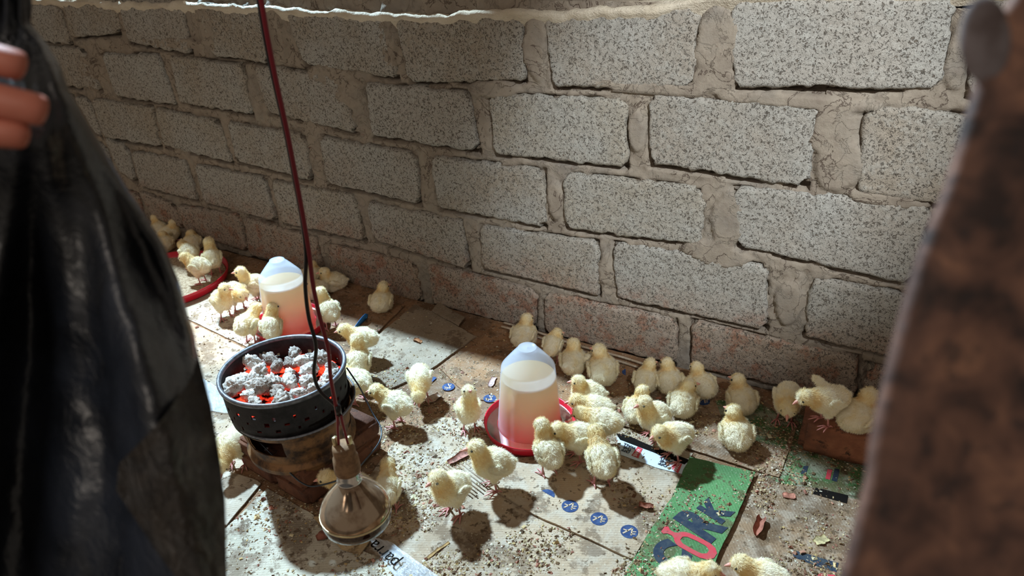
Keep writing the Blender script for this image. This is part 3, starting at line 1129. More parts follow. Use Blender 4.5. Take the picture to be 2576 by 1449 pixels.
holes = []
for row in range(3):
    for k in range(20):
        holes.append((2 * PI * (k + .5 * (row % 2)) / 20 + random.uniform(-.03, .03), .246 + .020 * row - .004 + random.uniform(-.003, .003), random.uniform(.024, .042), random.uniform(.0035, .0055)))
up = shell(zsteps([(.143, .214), (.147, .245), (.150, .324)], 48), holes, 160, .004)
link('fire_drum', up, m_iron, stove)
V, F = lathe_geo([(.1545, .318), (.1555, .324), (.154, .3285), (.149, .329), (.1455, .3265), (.1455, .320)], 72, (SC.x, SC.y, 0), True)
link('rim', me_from(V, F), m_rim, stove)
UPC = SC.copy()
SC = SC + RT * .012
# lower wheel-rim body with a door opening facing the camera-left
dcam = math.atan2(-SC.y, -SC.x)
door_a = dcam - .62
lowb = shell(zsteps([(.126, .092), (.136, .10), (.1385, .115), (.128, .126), (.130, .15), (.138, .175), (.141, .200), (.146, .214), (.1495, .225)], 60),
             [(door_a - .12, .180, .36, .027), (dcam + 1.35, .170, .30, .026)], 128, .004)
link('lower_body', lowb, m_rust, stove)
V, F = lathe_geo([(0.0, .096), (.125, .096), (.125, .100), (0, .100)], 48, (SC.x, SC.y, 0))
link('ash_plate', me_from(V, F), m_dark, stove)
V, F = lathe_geo([(0.0, .236), (.140, .236), (.140, .241), (0, .241)], 48, (SC.x, SC.y, 0))
link('grate', me_from(V, F), m_dark, stove)
V, F = lathe_geo([(.1485, .221), (.1520, .223), (.1520, .227), (.1485, .228)], 72, (SC.x, SC.y, 0), True)
link('flange', me_from(V, F), m_rim, stove)
SC = UPC
# carrying wire
m_wire = simple_mat('steel_wire', (70, 74, 80), .35, .6, .8)
wp = [(872, 925, .02), (905, 975, 0), (935, 1035, -.02), (958, 1075, -.05), (955, 1110, -.08), (925, 1150, -.1), (880, 1195, -.11), (800, 1222, -.1), (760, 1215, -.08), (715, 1175, -.05), (650, 1110, -.02), (618, 1080, 0)]
dS = (SC + Vector((0, 0, .2)) - Vector((0, 0, CAMZ))).dot(FW)
wpts = smooth_path([at_depth(a, b, dS - .02 + c) for a, b, c in wp], 6)
V, F = tube_geo(wpts, .0021, 8)
link('wire_handle', me_from(V, F), m_wire, stove)

# coals
M = Mat('ash_coal', .95, spec=.1)
v = M.coord(which='Object')
geo = M.add('ShaderNodeNewGeometry')
ashn = M.noise(v, 42, 6, .75, 1.6)
col = M.ramp(ashn, [(.30, (60, 50, 48)), (.38, (170, 152, 138)), (.50, (224, 214, 204)), (.72, (244, 240, 236))])
col = M.mix(M.math('MULTIPLY', M.step(M.rand(), .55, .9), .6), col, (112, 90, 76))
M.color(col)
gl = M.step(M.noise(M.coord(loc=(4, 4, 4)), 14, 3, .6), .50, .60)
sep = M.add('ShaderNodeSeparateXYZ'); M.l.new(v, sep.inputs[0])
hot = M.add('ShaderNodeMapRange'); M.l.new(sep.outputs['Z'], hot.inputs[0])
hot.inputs[1].default_value = .300; hot.inputs[2].default_value = .270; hot.inputs[3].default_value = 0; hot.inputs[4].default_value = 1
M.b.inputs['Emission Color'].default_value = (1.0, .06, .02, 1)
M.l.new(M.math('MULTIPLY', M.math('MULTIPLY', gl, hot.outputs[0]), 1.2), M.b.inputs['Emission Strength'])
M.bump(M.noise(v, 75, 5, .7, 1.2), 1.0, .006)
m_coal = M.m
M = Mat('ember_bed', .9, (40, 14, 10), .1)
v = M.coord()
M.b.inputs['Emission Color'].default_value = (1.0, .05, .02, 1)
M.l.new(M.math('MULTIPLY', M.step(M.noise(v, 22, 3, .6), .46, .62), 2.6), M.b.inputs['Emission Strength'])
m_ember = M.m
V, F = [], []
n = 40
for i in range(16):
    for k in range(n):
        r = .143 * i / 15; a = 2 * PI * k / n
        x, y = SC.x + r * math.cos(a), SC.y + r * math.sin(a)
        V.append((x, y, .262 + .018 * float(fbm(x * 40, y * 40, 6))))
for i in range(15):
    for k in range(n):
        F.append((i * n + k, i * n + (k + 1) % n, (i + 1) * n + (k + 1) % n, (i + 1) * n + k))
tag(link('ember_bed', me_from(V, F), m_ember, stove), kind='stuff')
placed = []
tries = 0
cn = 0
COALS = [(0, 0)]
ice = bmesh.new(); bmesh.ops.create_icosphere(ice, subdivisions=4, radius=1)
base_dirs = np.array([tuple(v.co) for v in ice.verts]); base_faces = [tuple(v.index for v in f.verts) for f in ice.faces]
ice.free()
LBL = ['ash grey charcoal lump in the stove', 'whitish ash-covered charcoal lump in the stove']
spots = []
while tries < 6000 and len(spots) < 34:
    tries += 1
    r = .122 * math.sqrt(random.random()); a = random.uniform(0, 2 * PI)
    sz = random.uniform(.020, .036)
    p = Vector((r * math.cos(a), r * math.sin(a)))
    if all((p - q).length > (sz + s2) * .76 for q, s2 in spots):
        spots.append((p, sz))
for i, (p, sz) in enumerate(spots):
    d = base_dirs
    st = np.array([random.uniform(.9, 1.5), random.uniform(.6, 1.0), random.uniform(.6, 1.0)])
    seed = i * 31
    nn = fbm(d[:, 0] * 2.9 + d[:, 2] * 1.5 + seed, d[:, 1] * 2.9 - d[:, 2] * 1.9, seed, 5)
    rr = sz * (.40 + .95 * nn)
    # faceted: clamp with random planes
    for _ in range(7):
        nv_ = np.array([random.gauss(0, 1) for _ in range(3)]); nv_ /= np.linalg.norm(nv_)
        h = (d @ nv_); lim = sz * random.uniform(.62, .9)
        rr = np.where(h > 0, np.minimum(rr, lim / np.maximum(h, .05)), rr)
    P = d * rr[:, None] * st
    rid = np.abs(fbm(d[:, 0] * 5 + seed, d[:, 1] * 7 + d[:, 2] * 6, seed + 5, 4) - .5) * 2
    P = P + d * (sz * (.08 - .26 * (1 - rid) ** 6 + .07 * (fbm(d[:, 0] * 11, d[:, 1] * 11 + d[:, 2] * 9, seed + 8, 2) - .5)))[:, None]
    an = random.uniform(0, 2 * PI)
    R = np.array([[math.cos(an), -math.sin(an), 0], [math.sin(an), math.cos(an), 0], [0, 0, 1]])
    P = P @ R.T
    zc = .279 + sz * .42 + random.uniform(-.003, .012) + (.010 if p.length < .07 else 0)
    P = P + np.array([SC.x + p.x, SC.y + p.y, zc])
    me = me_from(P.tolist(), base_faces)
    o = link('charcoal', me, m_coal)
    tag(o, 'ash-coated charcoal lump heaped in the stove', 'charcoal', 'charcoal lumps in the stove')

# ================================================================ DRINKERS and FEEDER
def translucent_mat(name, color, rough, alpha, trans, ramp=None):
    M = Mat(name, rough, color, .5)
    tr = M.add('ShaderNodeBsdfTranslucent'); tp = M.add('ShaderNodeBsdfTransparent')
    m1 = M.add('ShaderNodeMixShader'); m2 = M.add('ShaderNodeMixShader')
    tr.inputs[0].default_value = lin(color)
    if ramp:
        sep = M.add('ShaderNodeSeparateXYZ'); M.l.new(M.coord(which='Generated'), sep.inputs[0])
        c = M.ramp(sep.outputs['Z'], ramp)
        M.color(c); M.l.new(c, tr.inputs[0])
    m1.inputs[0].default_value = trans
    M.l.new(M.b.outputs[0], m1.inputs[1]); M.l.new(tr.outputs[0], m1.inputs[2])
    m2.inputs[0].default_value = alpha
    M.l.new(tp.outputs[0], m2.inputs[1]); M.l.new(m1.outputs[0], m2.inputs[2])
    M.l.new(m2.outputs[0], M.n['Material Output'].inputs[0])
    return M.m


m_milky = translucent_mat('milky_plastic', (228, 234, 248), .3, .30, .6)
m_liquid = translucent_mat('water_painted_spill', (240, 200, 170), .4, .93, .5, [(0, (255, 106, 78)), (.3, (255, 146, 104)), (.62, (252, 202, 140)), (1, (248, 228, 172))])  # salmon-to-yellow ramp paints the red spill from the tray into the water
M = Mat('red_plastic', .28, (196, 22, 44), .5)
m_redp = M.m
M = Mat('tray_water', .05, (190, 40, 55), .5)
M.b.inputs['Transmission Weight'].default_value = .9
M.b.inputs['IOR'].default_value = 1.33
m_tray_water = M.m


def drinker(cx, cy, label, fill, lean=(0, 0)):
    t = thing('poultry_drinker', (cx, cy, .0085), label, 'drinker', 'bell drinkers with red trays')
    C = (cx, cy, .0085)
    V, F = lathe_geo([(0, .006), (.088, .006), (.096, .010), (.112, .010), (.120, .020), (.126, .036), (.1285, .037), (.1285, .034), (.1235, .016), (.117, 0), (0, 0)], 72, C)
    link('tray', me_from(V, F), m_redp, t)
    V, F = lathe_geo([(.094, .008), (.0955, .016), (.0945, .022), (.0905, .022)], 64, C)
    link('tray_collar', me_from(V, F), m_redp, t)
    V, F = lathe_geo([(.0912, .0245), (.1205, .0245)], 64, C)
    link('water', me_from(V, F), m_tray_water, t)
    pr = [(.090, .010), (.0905, .020), (.0885, .035), (.0835, .095), (.0785, .160), (.0735, .210), (.0732, .2135), (.0725, .216), (.0710, .2185), (.060, .2325), (.046, .2500), (.034, .2640), (.0265, .2715), (.0255, .2755), (.024, .2755), (.0215, .273), (.010, .2725), (.004, .2735), (0, .275)]
    inn = [(max(0, r - .0016), z - (.0016 if r < .075 else 0)) for r, z in pr[::-1]]
    V, F = lathe_geo(pr + inn, 72, C)
    link('bottle', me_from(V, F), m_milky, t)
    V, F = lathe_geo([(.0895, .008), (.0925, .012), (.0925, .018), (.0895, .021)], 64, C, True)
    link('bottle_foot', me_from(V, F), m_redp, t)
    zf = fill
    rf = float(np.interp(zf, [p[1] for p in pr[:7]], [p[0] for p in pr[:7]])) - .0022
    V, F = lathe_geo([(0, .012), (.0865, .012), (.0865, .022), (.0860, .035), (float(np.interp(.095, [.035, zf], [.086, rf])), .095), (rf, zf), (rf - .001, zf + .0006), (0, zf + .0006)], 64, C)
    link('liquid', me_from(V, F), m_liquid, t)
    return t


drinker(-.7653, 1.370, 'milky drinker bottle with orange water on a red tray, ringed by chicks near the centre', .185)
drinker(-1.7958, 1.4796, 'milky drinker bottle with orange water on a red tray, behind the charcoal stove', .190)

FC = at_floor(436, 690, .01); FC = Vector((-2.535, 1.520, 0))
t = thing('chick_feeder', (FC.x, FC.y, .0085), 'wide shallow red feeder tray filled with pale feed, beside the black plastic', 'feeder')
FR = .245
V, F = lathe_geo([(0, .004), (FR - .022, .004), (FR - .012, .012), (FR - .004, .036), (FR, .037), (FR, .033), (FR - .006, .008), (FR - .014, 0), (0, 0)], 72, (FC.x, FC.y, .0085))
link('tray', me_from(V, F), m_redp, t)
V, F = [], []
for i in range(22):
    for k in range(60):
        r = (FR - .014) * i / 21; a = 2 * PI * k / 60
        x, y = FC.x + r * math.cos(a), FC.y + r * math.sin(a)
        V.append((x, y, .0165 + .009 * float(fbm(x * 18, y * 18, 61)) + .003 * float(vnoise(x * 140, y * 140, 3))))
for i in range(21):
    for k in range(60):
        F.append((i * 60 + k, i * 60 + (k + 1) % 60, (i + 1) * 60 + (k + 1) % 60, (i + 1) * 60 + k))
m_feed = simple_mat('feed', (186, 166, 140), .9, .2, 0, (142, 118, 92), 120, 1.0, 180)
tag(link('feed', me_from(V, F), m_feed, t), kind='stuff')


# ================================================================ CHICKS
M = Mat('chick_down', .95, spec=.1)
at_ = M.add('ShaderNodeAttribute', attribute_name='Col')
M.color(at_.outputs['Color'])
M.b.inputs['Sheen Weight'].default_value = .2
M.b.inputs['Sheen Roughness'].default_value = .6
_tr = M.add('ShaderNodeBsdfTranslucent'); _mx = M.add('ShaderNodeMixShader')
M.l.new(at_.outputs['Color'], _tr.inputs[0]); _mx.inputs[0].default_value = .28
M.l.new(M.b.outputs[0], _mx.inputs[1]); M.l.new(_tr.outputs[0], _mx.inputs[2])
M.l.new(_mx.outputs[0], M.n['Material Output'].inputs[0])
m_down = M.m
m_leg = simple_mat('chick_leg', (206, 140, 134), .5, .4, 0, (184, 112, 108), 200)
m_beak = simple_mat('chick_beak', (218, 152, 136), .45, .4)
m_eye = simple_mat('chick_eye', (12, 10, 12), .12, .6)
Y_COL = np.array(lin((249, 226, 164))[:3]); W_COL = np.array(lin((252, 243, 220))[:3]); O_COL = np.array(lin((226, 168, 92))[:3])


def fuzz(me, colfn, n, length, seed, dirv=(-1, 0, -.35), width=.00055, lift=.55):
    """append thin down strands to a mesh and colour everything"""
    r = np.random.default_rng(seed)
    nv = len(me.vertices)
    co = np.empty(nv * 3, np.float32); me.vertices.foreach_get('co', co); co = co.reshape(-1, 3).astype(float)
    no = np.empty(nv * 3, np.float32); me.vertex_normals.foreach_get('vector', no) if hasattr(me, 'vertex_normals') else me.vertices.foreach_get('normal', no)
    no = no.reshape(-1, 3).astype(float)
    # lumpy down surface
    lump = fbm(co[:, 0] * 120 + co[:, 2] * 60, co[:, 1] * 120 + co[:, 2] * 90, seed, 3) - .5
    co = co + no * (lump * .0042)[:, None]
    faces = [tuple(p.vertices) for p in me.polygons]
    quad = np.array([f if len(f) == 4 else (f[0], f[1], f[2], f[2]) for f in faces])
    q = quad[r.integers(0, len(quad), n)]
    w = r.random((n, 4)); w /= w.sum(1, keepdims=True)
    P = (co[q] * w[..., None]).sum(1); N = (no[q] * w[..., None]).sum(1)
    N /= np.linalg.norm(N, axis=1, keepdims=True) + 1e-9
    T = np.array(dirv, float)[None] - N * (N @ np.array(dirv, float))[:, None]
    clump = np.stack([vnoise(P[:, 0] * 160 + 9 * k, P[:, 1] * 160 + P[:, 2] * 160, seed + k) - .5 for k in range(3)], 1)
    D = N * lift + T * .8 + clump * 1.1 + r.normal(0, .22, (n, 3))
    D /= np.linalg.norm(D, axis=1, keepdims=True)
    Ln = length * r.uniform(.6, 1.25, n)
    S = np.cross(D, N); S /= np.linalg.norm(S, axis=1, keepdims=True) + 1e-9
    A = P - N * .0006 - S * width; B = P - N * .0006 + S * width; C = P + D * Ln[:, None]
    base = len(co)
    V = np.vstack([co, np.stack([A, B, C], 1).reshape(-1, 3)])
    tri = (np.arange(n)[:, None] * 3 + np.array([0, 1, 2]) + base).tolist()
    out = me_from(V.tolist(), faces + tri)
    c0 = colfn(co)
    jit = r.uniform(.93, 1.07, n)
    cs = colfn(P) * jit[:, None]
    cols = np.vstack([c0 * .96, np.repeat(cs, 3, axis=0)])
    set_color(out, np.clip(cols, 0, 1))
    return out


def blob_mesh(balls, voxel=.0032):
    """one continuous skin grown around overlapping ellipsoids"""
    bm = bmesh.new()
    for (c, r, rot) in balls:
        ret = bmesh.ops.create_icosphere(bm, subdivisions=3, radius=1)
        m = Matrix.Translation(c) @ Matrix.Rotation(rot, 4, 'Y') @ Matrix.Diagonal((r[0], r[1], r[2], 1))
        bmesh.ops.transform(bm, matrix=m, verts=ret['verts'])
    me = bpy.data.meshes.new('b'); bm.to_mesh(me); bm.free()
    ob = bpy.data.objects.new('b', me)
    COL.objects.link(ob)
    md = ob.modifiers.new('r', 'REMESH'); md.mode = 'VOXEL'; md.voxel_size = voxel; md.use_smooth_shade = True
    sm_ = ob.modifiers.new('s', 'SMOOTH'); sm_.iterations = 7; sm_.factor = .5
    dg = bpy.context.evaluated_depsgraph_get()
    out = bpy.data.meshes.new_from_object(ob.evaluated_get(dg))
    bpy.data.objects.remove(ob); bpy.data.meshes.remove(me)
    return out


def balls_line(a, b, ra, rb, k):
    out = []
    for i in range(k):
        t = i / (k - 1)
        p = Vector(a).lerp(Vector(b), t); r = ra + (rb - ra) * t
        out.append((p, (r, r, r), 0))
    return out


HEADS = {'up': ((.036, .0, .056), 0.0), 'mid': ((.053, .0, .034), -.15), 'low': ((.062, 0, .014), -.5), 'peck': ((.064, 0, -.014), -1.0), 'tall': ((.026, 0, .080), .75), 'tuck': ((.028, 0, .030), -.1)}
SITS = {'up': ((.027, 0, .044), 0.0), 'mid': ((.045, 0, .026), -.15), 'tuck': ((.026, 0, .028), -.1)}
_cache = {}


def chick_parts(pose, head, turn, spread):
    key = (pose, head, turn, spread)
    if key in _cache: return _cache[key]
    zc = .078 if pose == 'stand' else .037
    B = []
    tilt = .30 if head in ('up', 'tall', 'tuck') else (.05 if head == 'mid' else -.12)
    if pose == 'sit': tilt *= .5
    wide = 1.04 if pose == 'stand' else 1.22
    B.append((Vector((0, 0, zc)), (.043, .0330 * wide, .0355), -tilt * -1))
    cb = Vector((.018 * math.cos(tilt), 0, zc + .018 * math.sin(tilt)))
    rb = Vector((-.026 * math.cos(tilt), 0, zc - .026 * math.sin(tilt)))
    B.append((cb, (.029, .0300 * wide, .0300), 0))
    B.append((rb, (.027, .0285 * wide, .0275), 0))
    B += balls_line(rb + Vector((-.010, 0, .004)), rb + Vector((-.028, 0, .006)), .016, .006, 4)
    hv, hp = (SITS if pose == 'sit' else HEADS)[head]
    hv = Vector(hv)
    hd = Vector((hv.x * math.cos(turn * .35), hv.x * math.sin(turn * .35), hv.z + zc))
    B += balls_line(cb + Vector((.004, 0, .008)), hd, .0245, .0180, 7)
    fd = Vector((math.cos(turn) * math.cos(hp), math.sin(turn) * math.cos(hp), math.sin(hp)))
    B.append((hd, (.0205, .0200, .0195), 0))
    B.append((hd + fd * .007 - Vector((0, 0, .002)), (.0150, .0150, .0140), 0))
    if pose == 'stand':
        for s in (-1, 1):
            B += balls_line((-.002, s * .016, zc - .016), (.002, s * .015, zc - .042), .0175, .0075, 5)
    else:
        for s in (-1, 1):
            B.append((Vector((.006, s * .026, .020)), (.024, .014, .018), 0))
        B.append((Vector((-.004, 0, .016)), (.036, .034, .016), 0))
    sk = blob_mesh(B)
    seed = int(abs(hash_ := (len(_cache) * 13 + 5)))

    def col(P):
        dh = np.linalg.norm(P - np.array(hd), axis=1)
        dn = np.linalg.norm(P - np.array((Vector(cb) + hd) * .5), axis=1)
        up_ = np.clip((P[:, 2] - zc) / .03, -1, 1)
        n = fbm(P[:, 0] * 70, P[:, 1] * 70 + P[:, 2] * 50, 3, 2)
        wy = np.clip(1.2 - dn / .038, 0, 1) * .85 + np.clip(1.2 - dh / .030, 0, 1) * .40 + .04
        wy = np.clip(wy + (n - .5) * .9, 0, 1)
        c = W_COL[None] * (1 - wy[:, None]) + Y_COL[None] * wy[:, None]
        o = np.clip(1.2 - dn / .026, 0, 1) * np.clip((n - .40) * 4, 0, 1) * .75
        c = c * (1 - o[:, None]) + O_COL[None] * o[:, None]
        return c
    body = fuzz(sk, col, 9500, .0066, seed, (-1, 0, -.35), .00042, .75)
    # wings
    wings = []
    for s in (-1, 1):
        out_ = spread and s == spread
        bm = bmesh.new()
        bmesh.ops.create_icosphere(bm, subdivisions=4, radius=1)
        if out_:
            m = Matrix.Translation((-.002, s * .042, zc + .016)) @ Matrix.Rotation(s * .5, 4, 'X') @ Matrix.Rotation(s * 1.1, 4, 'Z') @ Matrix.Diagonal((.026, .013, .006, 1))
        else:
            m = Matrix.Translation((-.006, s * .0312 * wide, zc + .006)) @ Matrix.Rotation(s * -.22, 4, 'X') @ Matrix.Rotation(-.22, 4, 'Y') @ Matrix.Diagonal((.023, .0052, .0135, 1))
        bmesh.ops.transform(bm, matrix=m, verts=bm.verts)
        for v in bm.verts:      # narrow towards the wing tip
            t_ = max(0, (-.012 - v.co.x) / .022) if not out_ else 0
            v.co.z += (zc - .004 - v.co.z) * min(.7, t_ * .6)
        me = bpy.data.meshes.new('w'); bm.to_mesh(me); bm.free()

        def wc(P):
            n = fbm(P[:, 0] * 90, P[:, 2] * 90, 8, 2)
            w = np.clip((n - .45) * 3, 0, 1)[:, None]
            return (W_COL[None] * 1.04) * (1 - w) + (Y_COL * .35 + W_COL * .65)[None] * w
        wings.append(fuzz(me, wc, 1900, .0062, seed + 3 + s, (-1, 0, -.15), .0005, .45))
    # legs
    legs = []
    for s in (-1, 1):
        if pose == 'stand':
            hip = Vector((.002, s * .015, zc - .038)); ank = Vector((-.004, s * .018, .0035)); toes = 1.0
        else:
            hip = Vector((.018, s * .022, .014)); ank = Vector((.026, s * .024, .0035)); toes = .8
        g = [tube_geo([hip + Vector((0, 0, .006)), hip, hip.lerp(ank, .5), ank], [.0034, .0029, .0024, .0030], 8)]
        for an, L in ((-.5, .024), (0, .030), (.5, .024), (PI - .1 * s, .012)):
            e = ank + Vector((math.cos(an + s * .12), math.sin(an + s * .12), 0)) * L * toes
            mid = ank.lerp(e, .5) + Vector((0, 0, .0024)); e.z = .0014
            g.append(tube_geo([ank, mid, e.lerp(mid, .15), e + (e - mid) * .18], [.0024, .0019, .0014, .0005], 6))
        V, F = merge(*g)
        legs.append(me_from(V, F))
    tip = hd + fd * .0345 + Vector((0, 0, -.0035)); root = hd + fd * .017 + Vector((0, 0, -.0012))
    V, F = tube_geo([root, root.lerp(tip, .5) + Vector((0, 0, .0007)), root.lerp(tip, .85), tip], [.0054, .0042, .0020, .0006], 8)
    beak = me_from(V, F)
    side_ = fd.cross(Vector((0, 0, 1))); side_.normalize()
    upv = side_.cross(fd)
    eyes = []
    for s in (-1, 1):
        bm = bmesh.new()
        bmesh.ops.create_icosphere(bm, subdivisions=2, radius=.0031)
        bmesh.ops.translate(bm, verts=bm.verts, vec=hd + fd * .0120 + side_ * (s * .0152) + upv * .0030)
        eyes.append(me_bm(bm))
    _cache[key] = (body, wings, legs, beak, eyes)
    for me, m in [(body, m_down)] + [(w, m_down) for w in wings] + [(l, m_leg) for l in legs] + [(beak, m_beak)] + [(e, m_eye) for e in eyes]:
        me.materials.append(m)
    return _cache[key]


CH = []


def chick(px, py, hdx, hdy, pose, head, turn, label, sc=1.0, z=None, spread=0, group='white and yellow chicks'):
    """px,py = feet on the ground; (hdx,hdy) = facing direction as seen; turn = head turn in degrees, + to the bird's left"""
    A = at_floor(px, py, 0)
    zz = top_z(A.x, A.y) if z is None else z
    A = at_floor(px, py, zz)
    B = at_floor(px + hdx * .3, py + hdy * .3, zz)
    ang = math.atan2(B.y - A.y, B.x - A.x)
    t = thing('chick', A, label, 'chick', group, ang)
    t.scale = (sc, sc, sc)
    body, wings, legs, beak, eyes = chick_parts(pose, head, math.radians(turn), spread)
    for n_, me in [('body', body), ('wing', wings[0]), ('wing', wings[1]), ('leg', legs[0]), ('leg', legs[1]), ('beak', beak), ('eye', eyes[0]), ('eye', eyes[1])]:
        o = bpy.data.objects.new(n_, me)
        COL.objects.link(o)
        o.parent = t
    return t


#CHICKS#
S, T_ = 'stand', 'sit'
chick(408, 592, -60, -40, T_, 'up', 0, 'chick lying farthest left, half hidden by the black plastic')
chick(432, 604, 60, -10, T_, 'up', 20, 'chick lying by the far wall with its beak to the right, beside the plastic')
chick(418, 630, 10, -60, T_, 'tuck', 0, 'chick lying in front of the far left huddle with its back turned')
chick(488, 628, 20, -80, T_, 'tuck', 0, 'single fluffy chick resting against the wall above the red feeder')
chick(487, 676, -50, -40, S, 'low', 0, 'pale chick bending away inside the far side of the red feeder', z=.02)
chick(545, 690, -10, -90, S, 'up', 0, 'chick seen from behind standing on the right rim of the red feeder', z=.02)
chick(510, 712, -90, -10, S, 'mid', 0, 'chick facing left, standing in the feed of the red feeder', z=.02)
chick(570, 800, 60, 40, S, 'up', 30, 'sunlit chick facing right in front of the red feeder')
chick(605, 780, 70, 50, S, 'low', 0, 'sunlit chick stooping behind the sunlit upright chick')
chick(648, 758, -80, 10, S, 'up', 0, 'chick mostly hidden behind the left edge of the rear drinker')
chick(634, 862, 60, -50, S, 'mid', -20, 'chick seen from behind at the left side of the rear drinker')
chick(694, 868, 10, -60, S, 'up', -70, 'chick looking right between the rear drinker and the stove rim')
chick(834, 826, -60, -60, S, 'up', 20, 'pale chick at the right side of the rear drinker behind the cables')
chick(786, 712, 40, -50, T_, 'tuck', 0, 'chick lying against the wall behind the top of the cables')
chick(842, 728, -90, 10, T_, 'up', 0, 'chick with its beak to the left sitting by the wall right of the rear drinker')
chick(796, 750, -60, 30, T_, 'up', 0, 'chick sitting directly behind the black and red cables')
chick(962, 778, 30, -60, T_, 'up', -40, 'lone chick resting on the brown cardboard near the wall')
chick(918, 900, -90, 0, S, 'mid', 10, 'chick facing left just right of the stove rim')
chick(912, 958, 10, -70, S, 'up', 10, 'chick seen from behind close to the stove, second from the rim')
chick(905, 1012, -60, -30, S, 'low', 0, 'chick half hidden behind the stove wire with lowered head')
chick(1000, 1070, -85, -25, S, 'mid', 15, 'chick facing left above the brick stack')
chick(1062, 1005, -10, 85, S, 'peck', 0, 'white chick pecking towards the camera beside the cardboard corner')
chick(1182, 1082, 30, 60, S, 'tall', 0, 'chick stretching its neck up with beak raised, left of the centre drinker', .95)
chick(1243, 1228, -70, 12, S, 'up', 0, 'tall chick facing left in front of the centre drinker', 1.05)
chick(1142, 1292, -50, 45, S, 'up', -10, 'foreground chick facing left right of the hanging bulb', 1.05)
chick(1380, 1190, -35, -60, S, 'up', 10, 'chick seen from behind touching the centre drinker tray', .98)
chick(1452, 1155, -75, 15, S, 'mid', 0, 'chick leaning left over the tray of the centre drinker')
chick(1512, 1216, -20, -60, S, 'mid', 10, 'round chick seen from behind right of the centre drinker', 1.05)
chick(1515, 1118, -90, -20, S, 'low', 0, 'chick stretching its head to the left into the drinker tray', 1.0)
chick(1492, 1055, -90, 0, T_, 'mid', 0, 'pale chick drinking at the right rim of the centre tray', 1.05)
chick(1478, 1016, -80, 0, T_, 'up', 0, 'pale chick with an orange neck looking up left behind the drinking ones', 1.0)
chick(1318, 864, 40, -60, T_, 'up', -20, 'chick resting by the wall directly behind the centre drinker', 1.0)
chick(1392, 908, 30, -50, S, 'tuck', -40, 'chick half hidden by the right side of the centre drinker bottle', .85)
chick(1442, 932, 5, -80, T_, 'up', 0, 'chick stretched out with one wing spread beside the wall', 1.0, spread=-1)
chick(1515, 956, -10, -70, T_, 'up', 50, 'plump chick resting alone beside the folded cardboard lip', 1.1)
chick(1624, 976, 20, -70, T_, 'up', -40, 'left chick of the pair pressed together by the wall joint', .9)
chick(1682, 980, -20, -70, T_, 'up', 30, 'right chick of the pair pressed together by the wall joint', .95)
chick(1762, 990, -60, -50, T_, 'up', 0, 'chick with its back turned deepest in the right huddle', .95)
chick(1716, 1036, 15, -60, T_, 'up', -60, 'chick in front of the right huddle looking right', 1.0)
chick(1605, 1052, 40, -60, T_, 'up', 0, 'chick mostly hidden behind the tall standing one of the right group', .95)
chick(1640, 1102, -70, 30, S, 'up', 0, 'tall chick facing left in front of the right huddle', 1.0)
chick(1692, 1156, -75, 35, S, 'mid', 0, 'chick with an orange neck standing on the printed tape', 1.0)
chick(1862, 1028, -30, -60, T_, 'up', 40, 'chick resting with its head turned left, on brown cardboard by the wall', 1.0)
chick(1848, 1116, -15, -60, T_, 'up', 40, 'chick resting on the green patch with its back to the camera', 1.05)
chick(1972, 1062, -5, 80, S, 'low', 0, 'chick facing the camera with lowered head left of the loose brick', 1.05)
chick(2070, 1066, -90, 10, S, 'low', 0, 'chick on the loose brick stretching left with a raised wing', 1.0, z=BR_TOP, spread=-1)
chick(2152, 1074, 70, -40, T_, 'up', 0, 'chick sitting on the loose brick with its head to the right', 1.05, z=BR_TOP)
chick(1712, 1512, 75, 10, S, 'mid', -10, 'chick cut off by the bottom edge on the green flap', .95)
chick(1912, 1516, -80, -15, S, 'mid', 10, 'chick facing left at the bottom edge on the muddy panel', .95)
chick(600, 1172, -40, 60, S, 'peck', 0, 'chick pecking left of the brick stack beside the black plastic', 1.0)
chick(890, 1276, -80, 10, S, 'mid', 0, 'chick peeking out from behind the bulb socket', .95)
chick(982, 1282, 10, -70, S, 'mid', 0, 'chick behind the right side of the hanging bulb', .9)

# ================================================================ HEAT LAMP
LT = at_depth(862, 1115, 1.20)
LX_, LY_ = LT.x, LT.y
zt0 = LT.z
m_cer = simple_mat('old_socket', (150, 118, 88), .7, .3, 0, (120, 92, 68), 60, .4, 90)
M = Mat('aluminised_glass', .12, (176, 150, 124), .5)
M.b.inputs['Metallic'].default_value = .75
M.color(M.mix(M.step(M.noise(M.coord(), 25, 5, .6), .45, .65), (186, 164, 140), (132, 104, 80)))
m_alu = M.m
M = Mat('dark_red_glass', .06, (26, 8, 10), .6)
m_lens = M.m
m_chrome = simple_mat('screw_cap_metal', (200, 205, 212), .15, .5, 1.0)
m_brass = simple_mat('terminal', (214, 200, 160), .3, .5, .8)
lamp = thing('infrared_lamp', (LX_, LY_, zt0 - .1905), 'hanging infrared bulb with silvered brown glass in an old lamp socket', 'lamp')


def lat(prof, name, mat, n=56, close=False, parent=lamp):
    V, F = lathe_geo([(r, z * .87) for r, z in prof], n, (LX_, LY_, zt0), close)
    return link(name, me_from(V, F), mat, parent)


